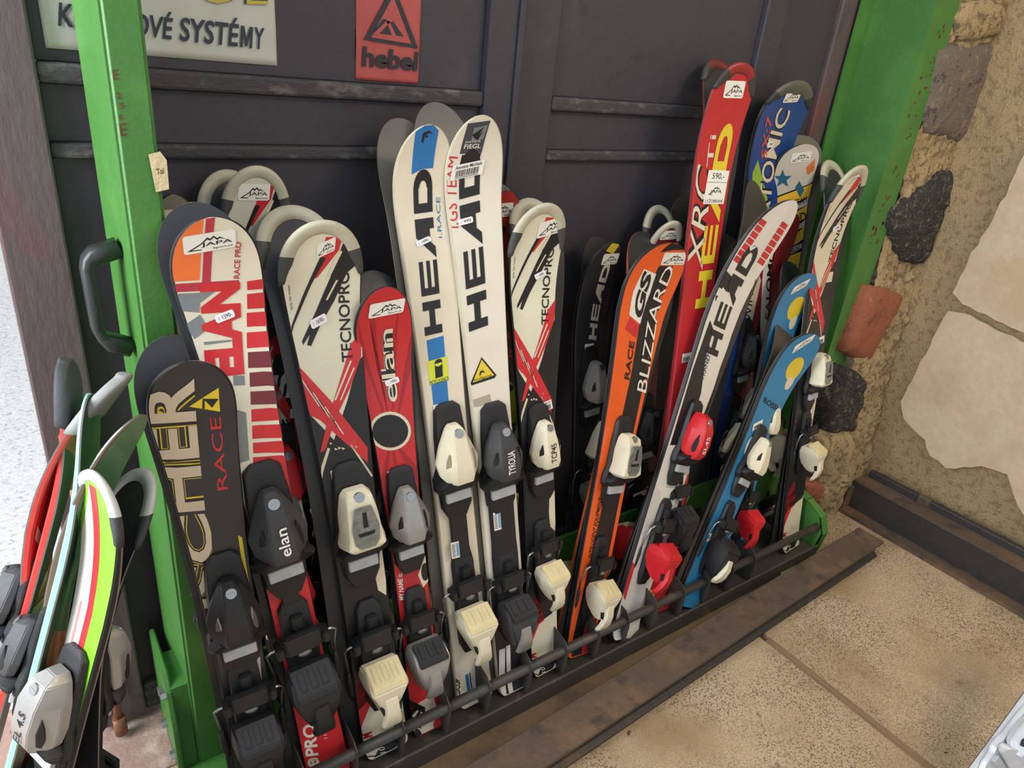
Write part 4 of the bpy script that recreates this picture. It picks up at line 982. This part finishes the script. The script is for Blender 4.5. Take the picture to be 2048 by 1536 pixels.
# ---- F8 orange
S = front('bright orange ski with white slanted capital letters on a black stripe', (1348, 486), (1146, 1335), sh=100, wa=66, ta=62, top=(238, 98, 36), h=.06, yaw=-4, tl=.09); F8 = S
P = S.P(); P.poly([(1318, 532), (1346, 532), (1292, 745), (1246, 960), (1190, 1250), (1165, 1330), (1145, 1330), (1225, 920), (1262, 750)], BLKI, 1)
P.poly([(1288, 538), (1312, 548), (1300, 585), (1280, 648), (1258, 630), (1266, 583)], WHT, 2); P.poly([(1260, 634), (1278, 652), (1272, 676), (1250, 658)], RED, 2); P.poly([(1320, 505), (1345, 480), (1375, 480), (1375, 500), (1345, 500)], BLKI, 2)
P.poly([(1170, 1250), (1190, 1180), (1196, 1190), (1186, 1300), (1165, 1320)], RED, 2); P.done('top_print', S.root)
P = S.P()
for bo, m_, l_ in ((.06, BLKI, 3), (.0, WHT, 4)): P.text('BLIZZARD', (1291, 786), (1349, 538), (1273, 780), m_, l_, bo)
P.text('GS', (1284, 641), (1304, 552), (1266, 628), BLKI, 4, .04); P.text('RACE', (1258, 760), (1269, 684), (1248, 757), BLKI, 3, .02); P.text('INTELLIGENT EQUIPMENT', (1184, 1117), (1205, 998), (1176, 1114), BLKI, 3, .01); P.done('lettering', S.root)
P = S.P(); sticker(P, (1320, 530), (1366, 530), (1329, 505)); P.done('shop_sticker', S.root)
put(S, (1265, 910), (1222, 1190), CREAM, CREAM, 'b', 'a', t_win=GLASS, t_k=1.0, h_k=.9)
mate(S, 'dark ski base with orange sides behind the orange ski', (1295, 465), -.02, side=mat((226, 92, 36), .4), toe_m=CREAM, heel_m=CREAM, ts='b', tl=.09, h=.06)

# ---- F10 tall red
S = front('tall red ski with yellow capital letters and handwritten price label', (1486, 128), (1298, 1275), sh=78, wa=58, ta=56, top=(188, 40, 46), h=.055, Y=.915, yaw=2, tl=.075, side=mat((170, 36, 42), .4)); F10 = S
P = S.P(); P.poly([(1455, 165), (1470, 148), (1510, 150), (1510, 135), (1440, 130)], C(60, 60, 60), 1); P.poly([(1290, 1240), (1300, 1180), (1312, 1180), (1305, 1250)], YEL, 1); P.done('top_print', S.root)
P = S.P(); P.word(HEADW, (1416, 613), (1468, 262), (1389, 618), YEL, 3)
P.text('XRC', (1404, 540), (1424, 345), (1374, 525), BLKI, 2, .05); P.text('XRC', (1404, 540), (1424, 345), (1374, 525), CREAMC, 3, .0); P.text('Ti', (1424, 335), (1432, 270), (1412, 335), CREAMC, 3); P.done('lettering', S.root)
P = S.P(); sticker(P, (1445, 196), (1484, 197), (1452, 161)); P.done('shop_sticker', S.root)
P = S.P(); fr = P.frame((1405, 408), (1446, 408), (1417, 340)); P.polyf(fr, [(0, 0), (1, 0), (1, 1), (0, 1)], WHITEP, 4); P.textf(fr, '590,-', INK, 5, 0, (.22, .72, .8, .92)); P.polyf(fr, [(0, .64), (1, .64), (1, .652), (0, .652)], INK, 5); P.textf(fr, 'LYŽOBRANÍ', INK, 5, 0, (.08, .04, .92, .16)); P.textf(fr, 'JAPA', INK, 5, .01, (.26, .3, .8, .42))
for q in PEAKS: P.polyf(fr, [(.12 + x * .74, .22 + y * .38) for x, y in q], INK, 5)
P.done('price_label', S.root)
P = S.P(); barcode(P, (1362, 726), (1380, 722), (1364, 708), '', seed=7); P.done('barcode_label', S.root)
rim_cap(S, mat((150, 44, 46), .4), mat((62, 58, 58), .5), .06, None, .006, .5)
put(S, (1385, 880), None, BLACK, BLACK); heel(S, S.L * .2, BLACK, 'b', pad=BLACK, k=.9); S.kh = .2
m_ = mate(S, 'dark ski base with red rim behind the tall red ski', (1440, 121), -.02, side=mat((150, 36, 42), .4), toe_m=BLACK, heel_m=BLACK, tl=.075); rim_cap(m_, mat((110, 44, 44), .4), mat((62, 58, 58), .5), .06, None, .006, .5)

# ---- F9 white with black letters, leaning
S = front('white ski with black capital letters and rows of red dashes', (1588, 402), (1238, 1275), sh=66, wa=58, ta=54, top=(232, 228, 220), h=.10, r=.3, yaw=-8, Y=.89, tl=.12); F9 = S
P = S.P()
for (a, b), (c, d) in (((1466, 520), (1524, 434)), ((1514, 524), (1566, 440))):
    for k in range(7):
        if k == 0 or True:
            x = a + (c - a) * k / 7; y = b + (d - b) * k / 7; dx = (c - a) / 7 * .82; dy = (d - b) / 7 * .82; P.poly([(x, y), (x + 11, y + 8), (x + 11 + dx, y + 8 + dy), (x + dx, y + dy)], RED, 2)
P.poly([(1436, 552), (1450, 540), (1466, 556), (1456, 590), (1446, 574), (1430, 604)], BLKI, 1); P.poly([(1512, 556), (1500, 596), (1470, 656), (1440, 736), (1412, 826), (1420, 832), (1452, 746), (1480, 676), (1524, 572)], BLKI, 1)
P.poly([(1420, 640), (1427, 660), (1412, 712), (1402, 786), (1382, 850), (1356, 890), (1340, 890), (1385, 740)], BLKI, 1); P.poly([(1432, 765), (1440, 770), (1408, 860), (1395, 860)], BLKI, 1)
P.poly([(1230, 1240), (1300, 960), (1322, 985), (1262, 1240)], C(216, 214, 210), 1); P.poly([(1240, 1185), (1262, 1120), (1270, 1130), (1250, 1200)], RED, 2); P.done('top_print', S.root)
P = S.P(); P.word(HEADW, (1434, 714), (1517, 508), (1411, 704), BLKI, 3); P.text('VOZAL', (1411, 735), (1420, 690), (1404, 732), C(60, 80, 110), 3); P.text('FRANZI', (1408, 758), (1420, 712), (1400, 756), C(40, 50, 80), 3); P.done('lettering', S.root)
P = S.P(); pricetag(P, (1499, 502), (1512, 494), (1498, 493), '1190'); P.done('price_tag', S.root)
put(S, (1385, 872), (1308, 1118), REDP, REDP, 'r', 'a', t_text='SL45', t_tcol=WHITEP, h_pad=REDP, t_k=1.0, h_k=.95)
mate(S, 'dark brown ski base behind the white ski with red dashes', (1512, 365), -.02, toe_m=REDP, heel_m=REDP, ts='r', h=.06, tl=.1, base=mat((60, 56, 54), .4, .1, 14, .03))

# ---- F11 / F13 blue kids skis
def blue(S, q):
    P = S.Pm(); L = S.L; w0 = S.W[0]
    P.poly([(x * w0, L - y) for x, y in ell(.25, .10, .45, .035)], YEL, 1); P.poly([(x * w0, L - y) for x, y in ell(.45, .135, .22, .025)], CREAMC, 1)
    P.poly([(x * w0, L - y) for x, y in ell(.0, .335, .42, .05)], BLKI, 1); P.poly([(x * w0, L - y) for x, y in ell(-.2, .35, .3, .035)], WHT, 2)
    st = [((.5 if i % 2 else .28) * math.cos(i * math.pi / 8) * w0 * 1.2, L - .62 + (.03 if i % 2 else .016) * math.sin(i * math.pi / 8)) for i in range(16)]; P.poly(st, CREAMC, 1)
    fr = lambda x, y: ((-.6 + x * 1.1) * w0, L - .225 + y * .016); P.textf(fr, 'ROSSI', INK, 2, .02)
    P.done('top_print', S.root)
S = front('shorter blue kids ski with dark oval print and cream burst', (1632, 671), (1372, 1190), sh=60, wa=44, ta=42, top=(44, 128, 176), h=.055, r=.26, yaw=-2, tl=.08, Y=.885); F11 = S; blue(S, 0)
P = S.P(); sticker(P, (1583, 708), (1622, 683), (1590, 692)); P.done('shop_sticker', S.root)
P = S.P(); barcode(P, (1503, 862), (1522, 852), (1506, 848), '', seed=9); P.done('barcode_label', S.root)
put(S, (1508, 905), (1450, 1105), CREAM, BLACK, 'a', 'b', h_pad=BLACK, t_win=DEEP, t_k=.95, h_k=.9, h_lever=CREAM)
mate(S, 'brown ski base behind the blue kids ski with the cream burst', (1573, 634), -.02, toe_m=CREAM, heel_m=BLACK, base=mat((78, 72, 66), .4, .1), tl=.08)
S = front('blue kids ski with yellow oval rising behind the shorter blue ski', (1622, 546), (1448, 1135), sh=58, wa=42, ta=40, top=(44, 128, 176), h=.055, r=.24, yaw=-2, tl=.08, Y=.93); F13 = S; blue(S, 1)
P = S.P(); sticker(P, (1580, 590), (1612, 572), (1588, 574)); P.done('shop_sticker', S.root)
put(S, (1556, 835), (1505, 1045), CREAM, REDP, 'a', 'a', h_pad=REDP, t_k=.9, h_k=.85)
mate(S, 'plain black ski base behind the blue ski with yellow oval', (1582, 524), -.02, toe_m=CREAM, heel_m=REDP, tl=.08)

# ---- F12 third brush-stroke ski by the channel post
S = front('cream ski with brush strokes beside the green channel post', (1722, 332), (1568, 1105), sh=54, wa=42, ta=40, top=(222, 214, 190), h=.08, r=.28, yaw=-6, tl=.085); F12 = S
brush(S, F3)
P = S.P(); sticker(P, (1676, 385), (1712, 358), (1690, 368)); P.done('shop_sticker', S.root)
P = S.P(); pricetag(P, (1664, 465), (1678, 458), (1665, 455), '1490'); P.done('price_tag', S.root)
P = S.P(); barcode(P, (1629, 692), (1647, 684), (1630, 678), '', seed=12); P.done('barcode_label', S.root)
put(S, (1655, 735), (1640, 905), CREAM, CREAM, 'b', 'a', t_win=GLASS, t_k=.95, h_k=.85)
mate(S, 'dark ski base with pale tip guard beside the green channel post', (1663, 322), -.03, cap=(CAPL, CAPD), toe_m=CREAM, heel_m=CREAM)

# ================================================================== REAR ROW
BY = 1.075
def back(label, tip, lat=0, **k):
    k.setdefault('lean', 7); S = make_ski('ski', label, tip, k.pop('tail', None), Y=BY, lat=lat, group=BACK, **k); S.yaw = k.get('yaw', 0); S.kt = .47; S.kh = .23; return S
S = back('cream brush-stroke ski in the rear row beside the green post', (512, 334), sh=132, wa=84, ta=84, top=(214, 212, 198), h=.05); B1 = S; brush(S, F3); toe(S, S.L * .46, CREAM, 'b', win=GLASS); heel(S, S.L * .22, CREAM)
P = S.P(); sticker(P, (475, 401), (538, 401), (477, 367)); P.done('shop_sticker', S.root)
mate(S, 'dark ski base with grey tip guard in the rear row beside the green post', (455, 342), -.05, cap=(CAPL, CAPD), lean=6, h=.03, dy=.006)
S = back('grey ski tip half hidden behind the green post', (345, 388), sh=110, wa=74, ta=76, top=(150, 146, 138), h=.05); toe(S, S.L * .46, REDP, 'a'); heel(S, S.L * .22, REDP)
P = S.P(); sticker(P, (325, 450), (372, 446), (328, 420)); P.done('shop_sticker', S.root)
S = back('red and dark blue ski with white letters between the cream squares ski and brush-stroke ski', (560, 545), sh=100, wa=74, ta=76, top=(168, 36, 52), h=.04, lat=3); B4 = S
P = S.P(); P.poly([(500, 540), (575, 545), (585, 640), (520, 700)], C(40, 40, 50), 1); P.done('top_print', S.root)
P = S.P(); P.text('TS', (590, 860), (578, 745), (558, 864), C(190, 186, 186), 2, .04); P.done('lettering', S.root)
put(S, (590, 945), (632, 1175), REDP, REDP, 'a', 'a', h_pad=REDP)
S = back('dark ski with red tip patch seen past the brush-stroke ski', (700, 500), sh=60, wa=60, ta=60, top=(44, 40, 46), h=.04, lat=0); toe(S, S.L * .46, BLACK, 'a'); heel(S, S.L * .22, CREAM)
P = S.P(); P.poly([(690, 495), (720, 500), (718, 520), (695, 520)], PINK, 1); P.poly([(690, 530), (720, 532), (718, 545), (695, 545)], PINK, 1); P.done('top_print', S.root)
S = back('red ski with black lower half and red capital letters in the rear row', (1012, 381), sh=80, wa=62, ta=60, top=(176, 44, 44), h=.05, tail=(1012, 1210)); B5 = S
P = S.P(); P.poly([(1012, 560), (1045, 500), (1060, 800), (1000, 900), (985, 760)], BLKI, 1); P.poly([(990, 430), (1025, 440), (1010, 560), (990, 560)], C(186, 76, 44), 1); P.poly([(1000, 450), (1012, 455), (1005, 480)], BLKI, 2); P.done('top_print', S.root)
P = S.P(); P.text('RACE', (1028, 715), (1034, 590), (1010, 715), RED, 2, .0); P.text('FISCHER', (1030, 575), (1036, 480), (1022, 576), BLKI, 2); P.done('lettering', S.root)
P = S.P(); sticker(P, (986, 436), (1024, 432), (988, 408)); P.done('shop_sticker', S.root)
put(S, (1032, 800), (1035, 1020), LIME, LIME, 'a', 'a', h_pad=LIME, t_k=.9, h_k=.9)
mate(S, 'dark ski base in the rear row behind the red ski with red capital letters', (995, 366), -.02, lean=6, h=.03)
S = back('black ski with white capital letters and yellow tip mark', (1224, 484), sh=68, wa=52, ta=50, top=(44, 45, 50), h=.07, r=.28, tail=(1150, 1220), yaw=-4); B6 = S
P = S.P(); P.poly([(1212, 502), (1225, 485), (1240, 488), (1226, 508)], YEL, 1); P.poly([(1170, 715), (1180, 700), (1186, 715), (1176, 725)], YEL, 1); P.done('top_print', S.root)
P = S.P(); P.word(HEADW, (1192, 680), (1221, 533), (1177, 678), C(214, 206, 190), 2); P.done('lettering', S.root)
P = S.P(); sticker(P, (1201, 530), (1232, 528), (1208, 508)); P.done('shop_sticker', S.root)
P = S.P(); barcode(P, (1168, 702), (1186, 700), (1169, 688), '', seed=21); P.done('barcode_label', S.root)
put(S, (1190, 765), (1168, 1000), GREYP, GREYP, 'a', 'a', h_pad=GREYP, t_k=.95, h_k=.9)
mate(S, 'dark ski base in the rear row behind the black ski with yellow mark', (1192, 473), -.02, lean=6, h=.03)
S = back('dark red ski with pale tip guard beside the tall red ski', (1345, 443), sh=66, wa=50, ta=50, top=(110, 28, 40), h=.06, r=.26, tail=(1255, 1160)); B7 = S
rim_cap(S, CAPL, CAPD); P = S.P(); sticker(P, (1318, 480), (1352, 478), (1324, 462)); P.done('shop_sticker', S.root); toe(S, S.L * .46, BLACK, 'a'); heel(S, S.L * .22, BLACK)
mate(S, 'dark ski base with star-cut tip guard beside the tall red ski', (1318, 412), -.03, cap=(CAPL, CAPD), lean=6, h=.03)
S = make_ski('ski', 'plain black ski base peeping out behind the tall red ski', (1368, 393), None, lean=6, Y=1.09, lat=4, sh=62, wa=48, ta=48, h=.035, flip=True, group=BACK); heel(S, S.L * .22, BLACK)
S = make_ski('ski', 'grey black ski base between the tall red ski and the white ski', (1452, 468), None, lean=7, Y=1.02, lat=5, sh=56, wa=46, ta=46, h=.05, flip=True, group=BACK); heel(S, S.L * .22, BLACK)
S = back('deep blue ski with cream capital letters and lime wedge', (1600, 163), lat=1, sh=88, wa=56, ta=52, top=(28, 66, 142), h=.06, r=.18, yaw=-6, tl=.085); B9 = S
P = S.P(); P.poly([(1505, 345), (1516, 320), (1528, 370), (1540, 420), (1500, 420)], C(150, 186, 60), 1); P.done('top_print', S.root)
P = S.P()
for bo, m_, l_ in ((.05, BLKI, 2), (.01, CREAMC, 3)): P.text('ATOMIC', (1536, 440), (1582, 222), (1512, 438), m_, l_, bo)
P.text('SX:7', (1533, 318), (1546, 234), (1521, 316), C(206, 84, 60), 3, .02); P.done('lettering', S.root)
P = S.P(); sticker(P, (1564, 206), (1594, 204), (1575, 182)); P.done('shop_sticker', S.root)
P = S.P(); pricetag(P, (1533, 296), (1545, 293), (1534, 285), '990'); P.done('price_tag', S.root)
rim_cap(S, mat((96, 98, 90), .5), mat((52, 56, 58), .5), .06); toe(S, S.L * .46, BLACK, 'a'); heel(S, S.L * .22, BLACK)
S = back('yellow and white ski with blue star and team lettering', (1606, 288), via=(1573, 480), sh=86, wa=54, ta=52, top=(206, 200, 190), h=.035, r=.16, yaw=8, tl=.06); B10 = S
P = S.P(); YB = C(232, 188, 62); TB = C(48, 104, 132)
for k in range(7):
    y = 385 + k * 42; P.poly([(1530, y + 18), (1640, y - 22), (1640, y + 2), (1530, y + 42)], YB, 1); P.poly([(1530, y + 42), (1640, y + 2), (1640, y + 5), (1530, y + 46)], BLKI, 2); P.poly([(1530, y + 16), (1640, y - 25), (1640, y - 22), (1530, y + 19)], BLKI, 2)
stp = [(1565 + (19 if i % 2 == 0 else 8) * math.cos(R_(90 + 36 * i)), 358 - (19 if i % 2 == 0 else 8) * math.sin(R_(90 + 36 * i))) for i in range(10)]
P.poly(stp, TB, 2); P.poly([(1590, 375), (1598, 362), (1608, 380), (1600, 395)], TB, 3); P.poly([(1612, 335), (1630, 318), (1628, 340), (1615, 350)], C(206, 120, 60), 2); P.done('top_print', S.root)
P = S.P(); P.text('TEAM', (1589, 412), (1613, 404), (1588, 400), BLKI, 4); P.text('ADDICT', (1574, 452), (1640, 432), (1572, 434), BLKI, 4, .01); P.text('ADDICT', (1545, 484), (1590, 474), (1545, 470), BLKI, 4, .01); P.text('TEAM', (1572, 514), (1598, 502), (1571, 502), BLKI, 4); P.done('lettering', S.root)
P = S.P(); sticker(P, (1579, 327), (1619, 322), (1584, 307)); P.done('shop_sticker', S.root); toe(S, S.L * .46, BLACK, 'a'); heel(S, S.L * .22, CREAM)
mate(S, 'glossy grey ski base behind the yellow and white ski with the star', (1602, 270), -.03, lean=6, h=.03, base=mat((110, 106, 98), .25, .1, 10), tl=.06)
S = back('wine red ski with cream side panel and narrow outlined letters', (1560, 420), sh=66, wa=52, ta=50, top=(140, 30, 48), h=.06, tail=(1400, 1135)); B11 = S
P = S.P(); P.poly([(1505, 500), (1522, 560), (1505, 640), (1485, 720), (1470, 720), (1480, 620)], CREAMC, 1); P.poly([(1385, 930), (1425, 880), (1415, 960), (1395, 1080), (1350, 1080)], CREAMC, 1); P.done('top_print', S.root)
P = S.P(); P.text('X-WING', (1497, 672), (1509, 565), (1485, 670), INK, 2); P.done('lettering', S.root)
P = S.P(); barcode(P, (1487, 740), (1508, 730), (1488, 726), '', seed=31); P.done('barcode_label', S.root); put(S, (1440, 860), (1390, 1095), BLACK, BLACK, 'a', 'b', h_pad=BLACK, h_lever=CREAM)
S = back('dark red ski with white upright letters on a black stripe', (1585, 430), sh=60, wa=48, ta=48, top=(150, 38, 46), h=.05, tail=(1480, 1120)); B12 = S
P = S.P(); P.poly([(1545, 450), (1562, 460), (1535, 640), (1522, 690), (1520, 640)], WHT, 1); P.done('top_print', S.root)
P = S.P(); P.text('SALOMON', (1540, 640), (1560, 470), (1530, 640), BLKI, 2, .02); P.done('lettering', S.root); put(S, (1478, 880), (1560, 1040), CREAM, SILV, 'a', 'b', h_pad=BLACK)
# ================================================================== KIDS SKIS LEANING LEFT OF THE RACK
LG = 'kids skis leaning beside the left post'
def loose(label, tip, via, Y, yaw, lean, top, base=BASEM, h=.06, r=.3, sh=.084, wa=.062, ta=.072, flip=False, side=SIDE, tl=.06, th=.010):
    S = make_ski('ski', label, tip, None, via=via, lean=lean, Y=Y, z0=.004, yaw=yaw, sh=sh, wa=wa, ta=ta, meters=True, top=top, base=base, h=h, r=r, flip=flip, side=side, tl=tl, group=LG, th=th); S.yaw = yaw; return S
GT = C(60, 150, 100)
S = loose('red kids ski with thick grey rubber tip turned edge-on', (140, 724), (54, 1200), .93, 108, 4, (190, 44, 46), side=mat((196, 60, 56), .4), h=.035, r=.22); full_cap(S, RUBBER, .075, .003); toe(S, at_s(S, 30, 1150), CHAR, 'a', k=.8); heel(S, S.L * .22, CHAR, k=.8)
S = loose('red kids ski with cream letters and grey rubber tip leaning rightward', (240, 750), (80, 1200), .945, 120, 4, (190, 50, 46), flip=True, h=.09, r=.3, side=mat((196, 60, 56), .4)); full_cap(S, mat((140, 142, 140), .6), .075, .003)
P = S.Pm(); P.textf(lambda x, y: (-.028 + y * .045, S.L - .42 + x * .2), 'MAX', CREAMC, 2, .04); P.done('lettering', S.root); heel(S, S.L * .22, CHAR, k=.8)
S = loose('green edged kids ski with long dark green base facing the post', (182, 789), (98, 1230), .875, 112, 4, (120, 190, 170), side=mat((150, 200, 190), .4), base=mat((40, 60, 50), .35, .15, 12), h=.03, r=.25); toe(S, at_s(S, 30, 1290), CHAR, 'a', k=.8); heel(S, S.L * .22, CHAR, k=.8)
S = loose('green and orange cartoon-print kids ski curving toward the post', (276, 830), (128, 1230), .89, 132, 5, (84, 130, 92), flip=True, h=.10, r=.42, side=mat((96, 80, 66), .5))
P = S.Pm(); L_ = S.L
for q, m_ in (([(-.04, L_ - .5), (.02, L_ - .48), (.03, L_ - .36), (-.02, L_ - .33), (-.04, L_ - .4)], C(206, 140, 90)), ([(-.04, L_ - .62), (.01, L_ - .6), (.0, L_ - .53), (-.04, L_ - .54)], C(96, 72, 66)), ([(-.04, .2), (.02, .2), (.02, .3), (-.04, .32)], C(206, 140, 90)), ([(.0, L_ - .3), (.04, L_ - .3), (.04, L_ - .2), (.01, L_ - .22)], GT)): P.poly(q, m_, 1)
P.done('top_print', S.root); heel(S, S.L * .22, CHAR, k=.8)
S = loose('lime green kids ski with white and red stripes and white tip guard', (192, 946), (158, 1300), .83, 66, 4, (126, 206, 40), h=.045, r=.26, tl=.07); F_L = S
P = S.Pm(); L_ = S.L; P.poly([(-.032, .40), (-.010, .40), (-.004, L_ - .2), (-.012, L_ - .02), (-.035, L_ - .1)], WHT, 1); P.poly([(-.010, .40), (.002, .40), (.008, L_ - .2), (.002, L_ - .02), (-.012, L_ - .02), (-.004, L_ - .2)], RED, 1); P.poly([(-.022, .44), (-.018, .44), (-.016, L_ - .2), (-.020, L_ - .2)], C(224, 150, 150), 2)
P.poly([(-.04, 0), (.04, 0), (.04, .22), (-.04, .26)], C(206, 206, 190), 1); P.done('top_print', S.root)
rim_cap(S, mat((206, 210, 206), .5), RUBBER, .085)
s0 = at_s(S, 66, 1395, .03); t_ = toe(S, s0, SILV, 'r', text='EL 4.5', tcol=INK, k=.95); heel(S, max(.12, s0 - .26), CHAR, k=.9)
S2 = loose('black based kids ski with pale tip guard curling away against the post', (288, 942), (180, 1300), .845, 60, 4, (110, 180, 50), flip=True, h=.09, r=.36, tl=.07); rim_cap(S2, mat((190, 196, 190), .5), RUBBER, .085)
t_ = toe(S2, s0, SILV, 'r', text='EL 4.5', tcol=INK, k=.85); heel(S2, max(.12, s0 - .26), CHAR, k=.85)
# ================================================================== SILVER SKI IN THE NEAR CORNER
SILVERM = mat((206, 210, 216), .3, .1, 20, .05, .2)
S = make_ski('ski', 'silver white ski with lime lines standing alone near the plaster wall', (2300, 1150), None, via=(1988, 1530), lean=2, Y=.17, z0=.002, yaw=24, sh=.10, wa=.078, ta=.085, meters=True, top=(214, 218, 222), h=.04, side=mat((190, 196, 200), .3, .05))
P = S.Pm(); L_ = S.L; P.poly([(-.020, 0), (-.014, 0), (-.014, L_ - .04), (-.020, L_ - .05)], LGRN, 1); P.poly([(-.012, 0), (.0, 0), (.0, L_ - .06), (-.012, L_ - .05)], C(60, 66, 50), 1); P.done('top_print', S.root); rim_cap(S, SILVERM, RUBBER, .07)
s1 = min((i * .005 for i in range(int(S.L / .005))), key=lambda q: abs(proj(S.t + S.a * q)[1] - 1465))
toe(S, s1, SILVERM, 'r', win=DEEP, base=SILVERM, side_dx=-.014, k=.9)
